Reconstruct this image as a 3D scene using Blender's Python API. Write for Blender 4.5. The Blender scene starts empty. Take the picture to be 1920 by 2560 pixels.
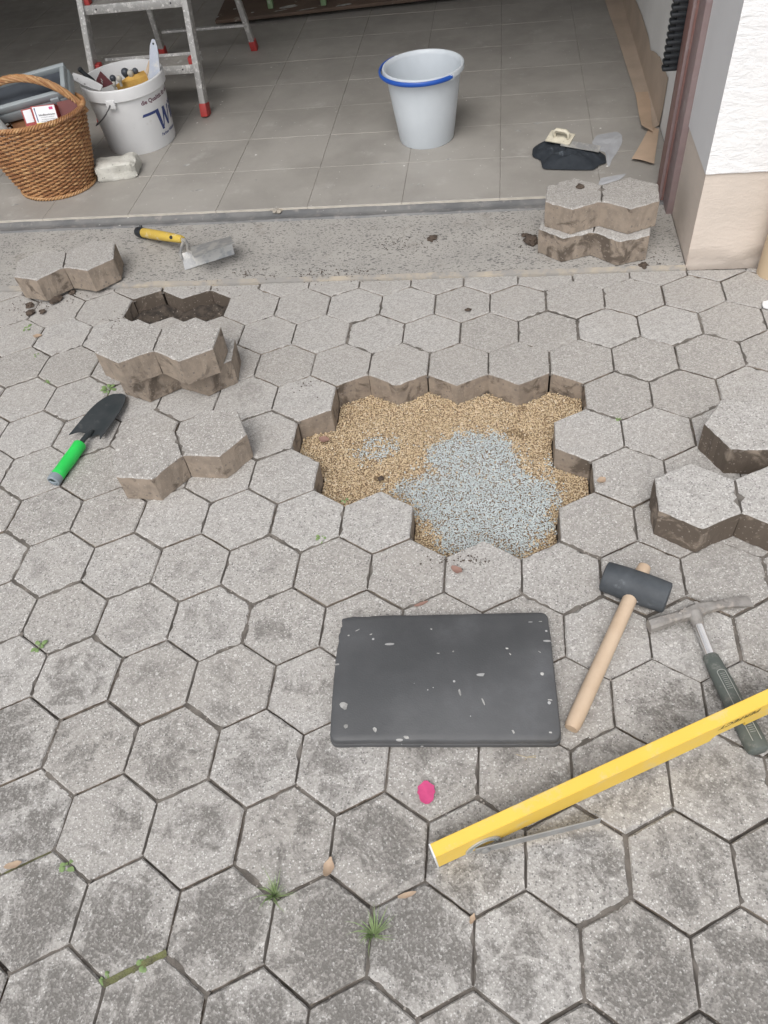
import bpy, bmesh, math, random
import numpy as np
from mathutils import Vector, Matrix, noise

random.seed(7)
rng = np.random.default_rng(11)
scene = bpy.context.scene
COL = scene.collection
R_ = math.radians

# ------------------------------------------------------------------ camera
S = 0.0925                                   # side of one hexagon of the paving, metres
FPX = 1903.996                               # focal length in pixels of a 1920 x 2560 picture
CAM_C = np.array([7.142027, -3.103291, 14.107196]) * S
YAW, PIT, ROL = 0.22067172, 0.71162548, -0.15512294


def _rz(a):
    c, s = math.cos(a), math.sin(a)
    return np.array([[c, -s, 0], [s, c, 0], [0, 0, 1]])


def _rx(a):
    c, s = math.cos(a), math.sin(a)
    return np.array([[1, 0, 0], [0, c, -s], [0, s, c]])


CAM_R = _rz(YAW) @ _rx(PIT) @ _rz(ROL)
cam_d = bpy.data.cameras.new('camera')
cam_d.sensor_fit = 'VERTICAL'
cam_d.sensor_height = 36.0
cam_d.sensor_width = 27.0
cam_d.lens = FPX / 2560 * 36.0
cam_d.clip_start = 0.02
cam_d.clip_end = 500
cam = bpy.data.objects.new('camera', cam_d)
COL.objects.link(cam)
mw = Matrix.Identity(4)
for i in range(3):
    for j in range(3):
        mw[i][j] = CAM_R[i][j]
    mw[i][3] = CAM_C[i]
cam.matrix_world = mw
scene.camera = cam

# ------------------------------------------------------------------ sky, sun, exposure (bright overcast)
SUN_EL, SUN_AZ = R_(56), R_(188)             # azimuth of the sun clockwise from +Y
world = bpy.data.worlds.new('World')
scene.world = world
world.use_nodes = True
wt = world.node_tree
wt.nodes.clear()
sky = wt.nodes.new('ShaderNodeTexSky')
sky.sky_type = 'NISHITA'
sky.sun_disc = False
sky.sun_elevation = SUN_EL
sky.sun_rotation = SUN_AZ
sky.dust_density = 4.0
sky.air_density = 1.0
hsv = wt.nodes.new('ShaderNodeHueSaturation')
hsv.inputs['Saturation'].default_value = 0.28
bg = wt.nodes.new('ShaderNodeBackground')
bg.inputs['Strength'].default_value = 0.15
wo = wt.nodes.new('ShaderNodeOutputWorld')
wt.links.new(sky.outputs[0], hsv.inputs['Color'])
wt.links.new(hsv.outputs[0], bg.inputs['Color'])
wt.links.new(bg.outputs[0], wo.inputs['Surface'])

sun_d = bpy.data.lights.new('sun', 'SUN')
sun_d.energy = 0.8
sun_d.angle = R_(34)
sun_d.color = (1.0, 0.97, 0.93)
sun = bpy.data.objects.new('sun', sun_d)
COL.objects.link(sun)
sdir = Vector((math.sin(SUN_AZ) * math.cos(SUN_EL), math.cos(SUN_AZ) * math.cos(SUN_EL), math.sin(SUN_EL)))
sun.rotation_euler = sdir.to_track_quat('Z', 'Y').to_euler()
sun.location = sdir * 10

scene.view_settings.view_transform = 'Standard'
scene.view_settings.look = 'None'
scene.view_settings.gamma = 1
scene.view_settings.use_curve_mapping = False
scene.view_settings.exposure = 0.36
scene.render.engine = 'CYCLES'
scene.cycles.max_bounces = 8


# ------------------------------------------------------------------ pixel -> place (the distance comes from the surface touched)
def ray(u, v):
    return CAM_R @ np.array([(u - 960) / FPX, -(v - 1280) / FPX, -1.0])


def gp(u, v, z=0.0):
    d = ray(u, v)
    return Vector(CAM_C + d * (z - CAM_C[2]) / d[2])


def px(u, v, x):
    d = ray(u, v)
    return Vector(CAM_C + d * (x - CAM_C[0]) / d[0])


def py(u, v, y):
    d = ray(u, v)
    return Vector(CAM_C + d * (y - CAM_C[1]) / d[1])


def pcyl(u, v, c, r):
    d = ray(u, v)
    ox, oy = CAM_C[0] - c[0], CAM_C[1] - c[1]
    a = d[0] ** 2 + d[1] ** 2
    b = ox * d[0] + oy * d[1]
    k = ox * ox + oy * oy - r * r
    t = (-b - math.sqrt(max(0, b * b - a * k))) / a
    q = CAM_C + d * t
    return math.atan2(q[1] - c[1], q[0] - c[0]), q[2]


# ------------------------------------------------------------------ mesh helpers
class MB:
    def __init__(s):
        s.v, s.f, s.m = [], [], []

    def add(s, vs, fs, m=0, M=None):
        b = len(s.v)
        for q in vs:
            q = Vector(q)
            s.v.append(tuple(M @ q) if M is not None else tuple(q))
        for k, f in enumerate(fs):
            s.f.append(tuple(b + i for i in f))
            s.m.append(m if isinstance(m, int) else m[k])
        return s

    def box(s, c, d, m=0, M=None, bev=0.0, seg=2):
        bm = bmesh.new()
        bmesh.ops.create_cube(bm, size=1)
        bmesh.ops.scale(bm, vec=d, verts=bm.verts)
        if bev:
            bmesh.ops.bevel(bm, geom=bm.edges[:] + bm.verts[:], offset=bev, segments=seg, affect='EDGES', profile=.5)
        bmesh.ops.translate(bm, vec=c, verts=bm.verts)
        s.bm(bm, m, M)
        return s

    def bm(s, bm, m=0, M=None):
        bm.verts.index_update()
        s.add([v.co for v in bm.verts], [[v.index for v in f.verts] for f in bm.faces], m, M)
        bm.free()
        return s

    def tube(s, path, r, n=10, m=0, M=None, caps=True, flat=None, closed=False):
        P = [Vector(q) for q in path]
        N = len(P)
        rr = list(r) if hasattr(r, '__len__') else [r] * N
        up = None
        vs, fs = [], []
        for i in range(N):
            if closed:
                t = P[(i + 1) % N] - P[i - 1]
            else:
                t = P[min(i + 1, N - 1)] - P[max(i - 1, 0)]
            t.normalize()
            if up is None:
                a = Vector((0, 0, 1)) if abs(t.z) < .9 else Vector((1, 0, 0))
                up = (a - t * a.dot(t)).normalized()
            else:
                up = (up - t * up.dot(t))
                up.normalize()
            sd = t.cross(up)
            for k in range(n):
                an = 2 * math.pi * k / n
                fx, fy = (1, 1) if flat is None else flat
                vs.append(P[i] + (sd * math.cos(an) * fx + up * math.sin(an) * fy) * rr[i])
        L = N if closed else N - 1
        for i in range(L):
            j = (i + 1) % N
            for k in range(n):
                k2 = (k + 1) % n
                fs.append((i * n + k, i * n + k2, j * n + k2, j * n + k))
        if caps and not closed:
            fs.append(tuple(range(n))[::-1])
            fs.append(tuple((N - 1) * n + k for k in range(n)))
        return s.add(vs, fs, m, M)

    def lathe(s, prof, n=48, m=0, M=None, c=(0, 0, 0)):
        vs, fs = [], []
        rows = []
        for (r, z) in prof:
            if r < 1e-6:
                rows.append([len(vs)])
                vs.append((c[0], c[1], c[2] + z))
            else:
                rows.append(list(range(len(vs), len(vs) + n)))
                for k in range(n):
                    a = 2 * math.pi * k / n
                    vs.append((c[0] + r * math.cos(a), c[1] + r * math.sin(a), c[2] + z))
        for a, b in zip(rows[:-1], rows[1:]):
            for k in range(n):
                k2 = (k + 1) % n
                if len(a) == 1 and len(b) == 1:
                    continue
                if len(a) == 1:
                    fs.append((a[0], b[k2], b[k]))
                elif len(b) == 1:
                    fs.append((a[k], a[k2], b[0]))
                else:
                    fs.append((a[k], a[k2], b[k2], b[k]))
        return s.add(vs, fs, m, M)

    def prism(s, poly, z0, z1, m=0, M=None, bev=0.0):
        n = len(poly)
        if bev:
            c = Vector((sum(q[0] for q in poly) / n, sum(q[1] for q in poly) / n))
            inn = []
            for q in poly:
                d = Vector((q[0], q[1])) - c
                L = max(d.length, 1e-6)
                inn.append(c + d * max(.2, (L - bev) / L))
            rings = [(inn, z0), (poly, z0 + bev), (poly, z1 - bev), (inn, z1)]
        else:
            rings = [(poly, z0), (poly, z1)]
        vs, fs = [], []
        for pl, z in rings:
            vs += [(q[0], q[1], z) for q in pl]
        for i in range(len(rings) - 1):
            for k in range(n):
                k2 = (k + 1) % n
                fs.append((i * n + k, i * n + k2, (i + 1) * n + k2, (i + 1) * n + k))
        fs.append(tuple(range(n))[::-1])
        fs.append(tuple((len(rings) - 1) * n + k for k in range(n)))
        return s.add(vs, fs, m, M)

    def sheet(s, grid, th, m=0, M=None):
        """thin curved sheet: grid[i][j] of points, thickness th along local normal"""
        ni, nj = len(grid), len(grid[0])
        G = [[Vector(q) for q in row] for row in grid]
        top, bot = [], []
        for i in range(ni):
            for j in range(nj):
                a = G[min(i + 1, ni - 1)][j] - G[max(i - 1, 0)][j]
                b = G[i][min(j + 1, nj - 1)] - G[i][max(j - 1, 0)]
                nn = a.cross(b)
                if nn.length > 1e-12:
                    nn.normalize()
                else:
                    nn = Vector((0, 0, 1))
                top.append(G[i][j] + nn * th / 2)
                bot.append(G[i][j] - nn * th / 2)
        N = ni * nj
        fs = []
        ix = lambda i, j: i * nj + j
        for i in range(ni - 1):
            for j in range(nj - 1):
                fs.append((ix(i, j), ix(i + 1, j), ix(i + 1, j + 1), ix(i, j + 1)))
                fs.append(tuple(N + q for q in (ix(i, j), ix(i, j + 1), ix(i + 1, j + 1), ix(i + 1, j))))
        for i in range(ni - 1):
            for j in (0, nj - 1):
                a, b = ix(i, j), ix(i + 1, j)
                fs.append((a, b, N + b, N + a) if j else (b, a, N + a, N + b))
        for j in range(nj - 1):
            for i in (0, ni - 1):
                a, b = ix(i, j), ix(i, j + 1)
                fs.append((b, a, N + a, N + b) if i else (a, b, N + b, N + a))
        return s.add(top + bot, fs, m, M)

    def build(s, name, mats, parent=None, smooth=40, loc=None):
        me = bpy.data.meshes.new(name)
        me.from_pydata(s.v, [], s.f)
        if not isinstance(mats, (list, tuple)):
            mats = [mats]
        for q in mats:
            me.materials.append(q)
        if len(mats) > 1:
            me.polygons.foreach_set('material_index', s.m)
        if smooth:
            me.polygons.foreach_set('use_smooth', [True] * len(me.polygons))
            me.set_sharp_from_angle(angle=R_(smooth))
        me.update()
        return link(name, me, parent, loc)


def link(name, me, parent=None, loc=None):
    o = bpy.data.objects.new(name, me)
    COL.objects.link(o)
    if parent is not None:
        o.parent = parent
    if loc is not None:
        o.location = loc
    return o


def tag(o, label=None, cat=None, group=None, kind=None):
    if label:
        o['label'] = label
    if cat:
        o['category'] = cat
    if group:
        o['group'] = group
    if kind:
        o['kind'] = kind
    return o


def thing(name, label, cat, loc=(0, 0, 0), rotz=0, group=None, rot=None):
    o = bpy.data.objects.new(name, None)
    COL.objects.link(o)
    o.empty_display_size = .05
    o.location = loc
    o.rotation_euler = rot if rot is not None else (0, 0, rotz)
    return tag(o, label, cat, group)


def frame(o, x, up=(0, 0, 1)):
    """matrix with local +X along x and +Z near up"""
    x = Vector(x).normalized()
    up = Vector(up)
    y = up.cross(x).normalized()
    z = x.cross(y)
    M = Matrix.Identity(4)
    for i in range(3):
        M[i][0], M[i][1], M[i][2], M[i][3] = x[i], y[i], z[i], o[i]
    return M


def text_geo(body, size, offset=0.0, shear=0.0, extrude=0.0, res=3, align='LEFT'):
    cu = bpy.data.curves.new('lettering', 'FONT')
    cu.body = body
    cu.size = size
    cu.offset = offset
    cu.shear = shear
    cu.extrude = extrude
    cu.resolution_u = res
    cu.align_x = align
    ob = bpy.data.objects.new('lettering', cu)
    COL.objects.link(ob)
    dg = bpy.context.evaluated_depsgraph_get()
    dg.update()
    me = bpy.data.meshes.new_from_object(ob.evaluated_get(dg))
    vs = [v.co.copy() for v in me.vertices]
    fs = [tuple(q.vertices) for q in me.polygons]
    bpy.data.objects.remove(ob)
    bpy.data.curves.remove(cu)
    bpy.data.meshes.remove(me)
    return vs, fs


def fbm(x, y, z=0.0, o=4):
    return noise.fractal(Vector((x, y, z)), 1.0, 2.0, o, noise_basis='PERLIN_ORIGINAL')


# ------------------------------------------------------------------ materials
class NT:
    def __init__(s, name):
        s.m = bpy.data.materials.new(name)
        s.m.use_nodes = True
        s.t = s.m.node_tree
        s.t.nodes.clear()
        s.out = s.t.nodes.new('ShaderNodeOutputMaterial')
        s.b = s.t.nodes.new('ShaderNodeBsdfPrincipled')
        s.t.links.new(s.b.outputs[0], s.out.inputs[0])
        s.tc = s.t.nodes.new('ShaderNodeTexCoord')
        s.co = s.tc.outputs['Object']

    def put(s, sock, v):
        if isinstance(v, bpy.types.NodeSocket):
            s.t.links.new(v, sock)
        else:
            if isinstance(v, (tuple, list)) and len(v) == 3 and sock.type == 'RGBA':
                v = tuple(v) + (1,)
            sock.default_value = v

    def nd(s, typ, ins=None, **pr):
        n = s.t.nodes.new(typ)
        for k, v in pr.items():
            setattr(n, k, v)
        for k, v in (ins or {}).items():
            s.put(n.inputs[k], v)
        return n

    def ma(s, op, a, b=0.0, c=0.0, clamp=False):
        n = s.nd('ShaderNodeMath', {0: a, 1: b, 2: c}, operation=op)
        n.use_clamp = clamp
        return n.outputs[0]

    def mix(s, f, a, b, mode='MIX'):
        n = s.nd('ShaderNodeMix', None, data_type='RGBA', blend_type=mode)
        s.put(n.inputs[0], f)
        s.put(n.inputs[6], a)
        s.put(n.inputs[7], b)
        return n.outputs[2]

    def ss(s, x, lo, hi, a=0.0, b=1.0):
        n = s.nd('ShaderNodeMapRange', {0: x, 1: lo, 2: hi, 3: a, 4: b}, interpolation_type='SMOOTHSTEP')
        return n.outputs[0]

    def noise(s, scale, detail=4, rough=.55, w=None, co=None, dist=0.0):
        ins = {'Vector': co or s.co, 'Scale': scale, 'Detail': detail, 'Roughness': rough, 'Distortion': dist}
        if w is not None:
            ins['W'] = w
        return s.nd('ShaderNodeTexNoise', ins, noise_dimensions='4D' if w is not None else '3D').outputs[0]

    def voro(s, scale, co=None, w=None, feature='F1'):
        ins = {'Vector': co or s.co, 'Scale': scale}
        if w is not None:
            ins['W'] = w
        n = s.nd('ShaderNodeTexVoronoi', ins, voronoi_dimensions='4D' if w is not None else '3D', feature=feature)
        return n

    def specks(s, scale, prob, rad, w=None, co=None, ch=0):
        v = s.voro(scale, co, None)
        sep = s.nd('ShaderNodeSeparateColor', {0: v.outputs['Color']})
        a = s.ma('GREATER_THAN', sep.outputs[ch], 1 - prob)
        r = s.ma('MULTIPLY', sep.outputs[(ch + 1) % 3], rad)
        b = s.ma('LESS_THAN', v.outputs['Distance'], r)
        return s.ma('MULTIPLY', a, b)

    def bump(s, h, strength=.3, dist=.002):
        n = s.nd('ShaderNodeBump', {'Strength': strength, 'Distance': dist, 'Height': h})
        s.t.links.new(n.outputs[0], s.b.inputs['Normal'])

    def fin(s, col, rough=.7, metal=0.0, spec=.4):
        s.put(s.b.inputs['Base Color'], col)
        s.put(s.b.inputs['Roughness'], rough)
        s.put(s.b.inputs['Metallic'], metal)
        s.put(s.b.inputs['Specular IOR Level'], spec)
        return s.m


def plain(name, c1, c2=None, scale=12, rough=.6, metal=0, bump=0, bscale=None, bdist=.001, dirt=None, dirt_amt=(.55, .75),
          dirt_scale=18, specks=(), spec=.4, seed=0.0, r2=None):
    n = NT(name)
    if seed:
        n.co = n.nd('ShaderNodeVectorMath', {0: n.co, 1: (seed, seed * 1.7, seed * .6)}, operation='ADD').outputs[0]
    c2 = c2 or tuple(q * .82 for q in c1)
    col = n.mix(n.ss(n.noise(scale, 6, .6), .35, .65), c1, c2)
    if dirt:
        col = n.mix(n.ss(n.noise(dirt_scale, 8, .7), *dirt_amt), col, dirt)
    for (c, sc, pr, rd) in specks:
        col = n.mix(n.specks(sc, pr, rd), col, c)
    if bump:
        n.bump(n.noise(bscale or scale * 6, 6, .65), bump, bdist)
    rr = rough
    if r2 is not None:
        rr = n.ss(n.noise(scale * 1.7, 5), .3, .7, rough, r2)
    return n.fin(col, rr, metal, spec)


def paver_top():
    n = NT('paver_concrete')
    oi = n.nd('ShaderNodeObjectInfo')
    rnd = oi.outputs['Random']
    off = n.nd('ShaderNodeVectorMath', {0: n.co}, operation='ADD')
    sh = n.nd('ShaderNodeCombineXYZ', {0: n.ma('MULTIPLY', rnd, 37.0), 1: n.ma('MULTIPLY', rnd, 91.0), 2: n.ma('MULTIPLY', rnd, 13.0)})
    n.t.links.new(sh.outputs[0], off.inputs[1])
    c = off.outputs[0]
    at = n.nd('ShaderNodeAttribute', attribute_type='OBJECT', attribute_name='lichen')
    amt = at.outputs['Fac']
    at2 = n.nd('ShaderNodeAttribute', attribute_type='OBJECT', attribute_name='worn')
    worn = at2.outputs['Fac']
    big = n.noise(7, 4, .55, co=c)
    mid = n.noise(48, 7, .72, co=c)
    fine = n.noise(420, 3, .6, co=c)
    cell = n.voro(300, c)
    cs = n.nd('ShaderNodeSeparateColor', {0: cell.outputs['Color']})
    g = n.ma('ADD', n.ma('MULTIPLY', cs.outputs[0], .5), n.ma('MULTIPLY', fine, .5))
    tone = n.ma('FRACT', n.ma('MULTIPLY', rnd, 7.31))
    lo = n.mix(tone, (.280, .265, .246), (.332, .320, .304))
    hi = n.mix(tone, (.406, .387, .362), (.474, .459, .438))
    col = n.mix(n.ss(g, .25, .75), lo, hi)
    col = n.mix(n.ma('MULTIPLY', n.ss(big, .4, .7), .30), col, (.40, .375, .345))
    col = n.mix(n.ma('MULTIPLY', n.ss(mid, .50, .68), n.ma('ADD', .15, n.ma('MULTIPLY', worn, .36))), col, (.235, .22, .205))
    wsp = n.ma('ADD', .15, n.ma('MULTIPLY', worn, .62))
    col = n.mix(n.ma('MULTIPLY', n.specks(330, .30, .60, co=c), wsp), col, (.66, .65, .63))
    col = n.mix(n.ma('MULTIPLY', n.specks(260, .20, .52, co=c, ch=1), wsp), col, (.15, .145, .14))
    col = n.mix(n.ma('MULTIPLY', n.specks(120, .05, .50, co=c, ch=2), wsp), col, (.60, .585, .56))
    # lichen grows in the middle of each hexagon
    sep = n.nd('ShaderNodeSeparateXYZ', {0: n.co})
    ax = n.ma('SUBTRACT', n.ma('ABSOLUTE', sep.outputs[0]), .080)
    r = n.ma('SQRT', n.ma('ADD', n.ma('MULTIPLY', ax, ax), n.ma('MULTIPLY', sep.outputs[1], sep.outputs[1])))
    rm = n.ss(r, .086, .040)
    patch = n.ma('ADD', n.ma('MULTIPLY', n.noise(15, 9, .74, co=c, dist=.9), .8), n.ma('MULTIPLY', n.noise(75, 6, .75, co=c), .2))
    st = n.ma('ADD', patch, n.ma('MULTIPLY', n.ma('SUBTRACT', rm, .5), .085))
    wpos = n.nd('ShaderNodeNewGeometry').outputs['Position']
    st = n.ma('ADD', st, n.ma('MULTIPLY', n.ma('SUBTRACT', n.noise(3.1, 5, .6, co=wpos), .5), .42))
    st = n.ss(n.ma('ADD', st, n.ma('MULTIPLY', n.ma('SUBTRACT', amt, .5), .15)), .498, .622)
    st = n.ma('MULTIPLY', st, n.ss(n.ma('ADD', n.ma('MULTIPLY', cs.outputs[1], .5), n.ma('MULTIPLY', fine, .6)), .25, .65, .30, 1.0), clamp=True)
    col = n.mix(n.ma('MULTIPLY', st, n.ss(amt, 0.0, .7, .06, .86)), col, (.136, .128, .118))
    h = n.ma('ADD', n.ma('MULTIPLY', fine, .5), n.ma('ADD', n.ma('MULTIPLY', mid, .7), n.ma('MULTIPLY', cell.outputs['Distance'], .5)))
    n.bump(h, .55, .0022)
    return n.fin(col, .88, 0, .25)


def paver_side():
    n = NT('paver_side_soiled')
    rnd = n.nd('ShaderNodeObjectInfo').outputs['Random']
    sh = n.nd('ShaderNodeCombineXYZ', {0: n.ma('MULTIPLY', rnd, 31.0), 1: n.ma('MULTIPLY', rnd, 57.0), 2: n.ma('MULTIPLY', rnd, 19.0)})
    c = n.nd('ShaderNodeVectorMath', {0: n.co, 1: sh.outputs[0]}, operation='ADD').outputs[0]
    at = n.nd('ShaderNodeAttribute', attribute_type='OBJECT', attribute_name='soil')
    soil = at.outputs['Fac']
    col = n.mix(n.ss(n.noise(30, 6, .65, co=c), .35, .65), (.325, .268, .215), (.250, .208, .170))
    k = n.ma('ADD', n.noise(17, 7, .62, co=c, dist=.6), n.ma('MULTIPLY', n.ma('SUBTRACT', soil, .5), .34))
    col = n.mix(n.ma('MULTIPLY', n.ss(k, .50, .63), .95), col, (.118, .095, .076))
    col = n.mix(n.ma('MULTIPLY', n.specks(230, .16, .45, co=c), .5), col, (.42, .375, .325))
    col = n.mix(n.specks(120, .15, .5, co=c, ch=1), col, (.20, .17, .145))
    n.bump(n.noise(160, 6, .7, co=c), .5, .002)
    return n.fin(col, .85, 0, .25)


M = {}
M['paver'] = paver_top()
M['paver_side'] = paver_side()
M['soil'] = plain('dark_soil', (.085, .068, .054), (.040, .033, .028), 40, .95, bump=.8, bscale=120, bdist=.004,
                  specks=(((.22, .19, .16), 160, .12, .5),))
M['joint'] = plain('joint_sand', (.175, .157, .138), (.095, .085, .075), 26, .95, bump=.7, bscale=220, bdist=.002,
                   specks=(((.34, .31, .28), 240, .14, .5),))
M['groove'] = plain('groove_dust', (.23, .21, .19), (.15, .137, .122), 22, .95, bump=.5, bscale=220)
M['moss'] = plain('joint_moss', (.17, .18, .075), (.12, .115, .07), 60, .95, bump=1, bscale=260, bdist=.003)
M['outer'] = plain('paving_beyond', (.36, .34, .32), (.27, .255, .24), 8, .9, bump=.4, bscale=120,
                   specks=(((.6, .58, .56), 140, .2, .5),))


def chips(name, cols):
    n = NT(name)
    a = n.nd('ShaderNodeAttribute', attribute_type='GEOMETRY', attribute_name='tone').outputs['Fac']
    rp = n.nd('ShaderNodeValToRGB', {0: a})
    cr = rp.color_ramp
    while len(cr.elements) < len(cols):
        cr.elements.new(.5)
    for i, c in enumerate(cols):
        cr.elements[i].position = i / (len(cols) - 1)
        cr.elements[i].color = tuple(c) + (1,)
    return n.fin(rp.outputs[0], .85, 0, .3)


M['tan'] = chips('tan_chippings', [(.24, .17, .10), (.56, .425, .26), (.69, .55, .37), (.62, .48, .31), (.78, .68, .52)])
M['blue'] = chips('blue_grey_chippings', [(.38, .415, .415), (.52, .57, .572), (.61, .655, .655), (.56, .61, .612), (.70, .735, .73)])

M['granite'] = (lambda: None)()


def granite():
    n = NT('threshold_terrazzo')
    col = n.mix(n.ss(n.noise(5, 5, .6), .35, .65), (.365, .348, .322), (.285, .274, .257))
    col = n.mix(n.ss(n.noise(260, 3, .6), .35, .7), col, (.39, .375, .35))
    st = n.nd('ShaderNodeMapping', {'Vector': n.co, 'Rotation': (0, 0, .6), 'Scale': (1, 1.9, 1)}).outputs[0]
    col = n.mix(n.specks(85, .42, .55, co=st), col, (.15, .145, .14))
    col = n.mix(n.specks(150, .35, .55, co=st, ch=1), col, (.19, .185, .175))
    col = n.mix(n.specks(70, .12, .35, co=st, ch=2), col, (.60, .59, .56))
    col = n.mix(n.ma('MULTIPLY', n.ss(n.noise(9, 7, .7), .55, .72), .6), col, (.22, .20, .175))
    n.bump(n.noise(300, 4), .3, .001)
    return n.fin(col, .8, 0, .3)


M['granite'] = granite()
M['mortar'] = plain('cream_mortar', (.40, .35, .28), (.31, .29, .26), 14, .9, bump=.6, bscale=160, dirt=(.27,.26,.245), dirt_amt=(.45,.6), dirt_scale=9)
M['strip'] = plain('grey_door_channel', (.135, .138, .142), (.20, .20, .198), 9, .55, bump=.4, bscale=60, dirt=(.32, .30, .28),
                   dirt_scale=30, dirt_amt=(.52, .75), specks=(((.6, .6, .58), 60, .05, .3),))


def tile():
    n = NT('garage_tile')
    geo = n.nd('ShaderNodeNewGeometry')
    c = geo.outputs['Position']
    rnd = n.nd('ShaderNodeObjectInfo').outputs['Random']
    col = n.mix(rnd, (.335, .318, .292), (.355, .338, .312))
    col = n.mix(n.ss(n.noise(3.2, 6, .6, co=c), .38, .66), col, (.285, .270, .248))
    col = n.mix(n.ma('MULTIPLY', n.ss(n.noise(420, 2, co=c), .4, .7), .25), col, (.36, .34, .31))
    d = n.ss(n.noise(7.5, 8, .72, co=c), .56, .74)
    col = n.mix(n.ma('MULTIPLY', d, .55), col, (.50, .485, .46))
    col = n.mix(n.specks(34, .07, .16, co=c), col, (.75, .74, .72))
    col = n.mix(n.specks(80, .05, .22, co=c, ch=1), col, (.70, .69, .66))
    col = n.mix(n.specks(22, .05, .12, co=c, ch=2), col, (.09, .08, .07))
    n.bump(n.noise(240, 4, co=c), .25, .001)
    return n.fin(col, n.ss(n.noise(14, 5, co=c), .3, .7, .42, .68), 0, .4)


M['tile'] = tile()
M['tile_edge'] = plain('tile_body', (.56, .52, .45), (.46, .43, .37), 30, .85)
M['grout'] = plain('grout', (.27, .255, .235), (.20, .19, .175), 30, .95)


def stucco(name, c1, c2, rel=1.0):
    n = NT(name)
    mp = n.nd('ShaderNodeMapping', {'Vector': n.co, 'Rotation': (0, .35, 0), 'Scale': (1, 1, 2.6)}).outputs[0]
    h = n.ma('ADD', n.noise(22, 8, .62, co=mp, dist=.5), n.ma('MULTIPLY', n.noise(130, 4), .22))
    col = n.mix(n.ss(n.noise(4, 5), .35, .65), c1, c2)
    n.bump(h, .8, .010 * rel)
    return n.fin(col, .9, 0, .25)


M['white_wall'] = stucco('white_render', (.86, .86, .86), (.83, .83, .835), .6)
M['plinth'] = stucco('beige_plinth', (.655, .575, .505), (.61, .54, .475), .25)
M['reveal'] = stucco('smooth_white_reveal', (.70, .70, .71), (.66, .66, .67), .08)
M['inner_wall'] = stucco('garage_inner_wall', (.76, .755, .74), (.70, .695, .68), .2)
M['ceil'] = plain('garage_ceiling', (.64, .63, .62), (.58, .57, .56), 3, .9)
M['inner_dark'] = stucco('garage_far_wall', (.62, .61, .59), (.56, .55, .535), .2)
M['brown'] = plain('red_brown_steel', (.30, .165, .145), (.26, .15, .135), 9, .5, dirt=(.36, .29, .27), dirt_scale=14, dirt_amt=(.52, .75))
M['brown2'] = plain('brown_steel_dusty', (.31, .235, .232), (.27, .20, .20), 9, .5, dirt=(.38, .33, .325), dirt_scale=14)
M['kraft'] = plain('kraft_paper', (.49, .395, .315), (.42, .34, .27), 6, .8, bump=.3, bscale=30, bdist=.004)
M['kraft2'] = plain('kraft_paper_pale', (.54, .40, .29), (.46, .345, .25), 6, .8, bump=.3, bscale=30, bdist=.004)
M['rubber'] = plain('black_rubber', (.048, .055, .063), (.074, .083, .092), 16, .62, bump=.4, bscale=90,
                    dirt=(.17, .185, .20), dirt_amt=(.56, .76), dirt_scale=26, specks=(((.55, .56, .57), 70, .07, .3),))


def mat_foam():
    n = NT('black_foam_mat')
    col = n.mix(n.ss(n.noise(5, 6, .62), .35, .66), (.062, .064, .067), (.086, .088, .092))
    col = n.mix(n.ma('MULTIPLY', n.ss(n.noise(9, 7, .65), .54, .75), .6), col, (.115, .118, .125))
    col = n.mix(n.specks(30, .02, .08), col, (.40, .40, .39))
    st = n.nd('ShaderNodeMapping', {'Vector': n.co, 'Rotation': (0, 0, 1.1), 'Scale': (1, 3.5, 1)}).outputs[0]
    col = n.mix(n.specks(22, .10, .24, co=st, ch=1), col, (.34, .34, .335))
    col = n.mix(n.specks(90, .05, .30, ch=2), col, (.40, .40, .40))
    n.bump(n.ma('ADD', n.noise(340, 3), n.noise(14, 4)), .3, .0015)
    return n.fin(col, n.ss(n.noise(6, 5), .3, .7, .50, .64), 0, .5)


M['foam'] = mat_foam()
M['splash'] = plain('dried_plaster', (.48, .475, .455), (.24, .238, .23), 60, .9, bump=.5, bscale=200)
M['wood'] = plain('beech_wood', (.56, .435, .315), (.50, .375, .265), 14, .6, bump=.2, bscale=80)
M['wood_end'] = plain('beech_end_grain', (.50, .33, .20), (.42, .26, .15), 60, .7)
M['yellow'] = plain('yellow_enamel', (.81, .56, .10), (.775, .525, .085), 5, .42, dirt=(.66, .53, .27), dirt_amt=(.52, .74), dirt_scale=22, bump=.12, bscale=60, r2=.6)
M['steel'] = plain('dull_steel', (.52, .52, .52), (.45, .45, .45), 20, .42, metal=.35)
M['chrome'] = plain('chromed_steel', (.80, .80, .81), (.72, .72, .73), 20, .16, metal=1)
M['plaster_steel'] = plain('plaster_smeared_steel', (.42, .42, .42), (.34, .35, .36), 20, .42, metal=.55, dirt=(.58, .57, .54),
                           dirt_amt=(.42, .58), dirt_scale=22)
M['hammer_steel'] = plain('soiled_hammer_steel', (.34, .322, .302), (.235, .22, .205), 40, .55, metal=.35, bump=.6, bscale=90,
                          dirt=(.42, .38, .34), dirt_scale=45, dirt_amt=(.50, .66))
M['grip'] = plain('grey_green_rubber_grip', (.115, .130, .118), (.085, .098, .090), 25, .6, dirt=(.22, .22, .20), dirt_scale=30)
M['grip_line'] = plain('worn_grip_ridge', (.36, .37, .345), (.30, .31, .29), 40, .6)
M['ink'] = plain('black_print', (.02, .02, .02), None, 10, .6)
M['dial'] = plain('dial_scale', (.36, .40, .37), (.26, .30, .28), 30, .4)
M['white_plastic'] = plain('white_plastic', (.74, .745, .75), (.69, .695, .70), 7, .38, dirt=(.52, .50, .47), dirt_amt=(.60, .80),
                           specks=(((.25, .23, .2), 20, .03, .16),))
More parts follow.
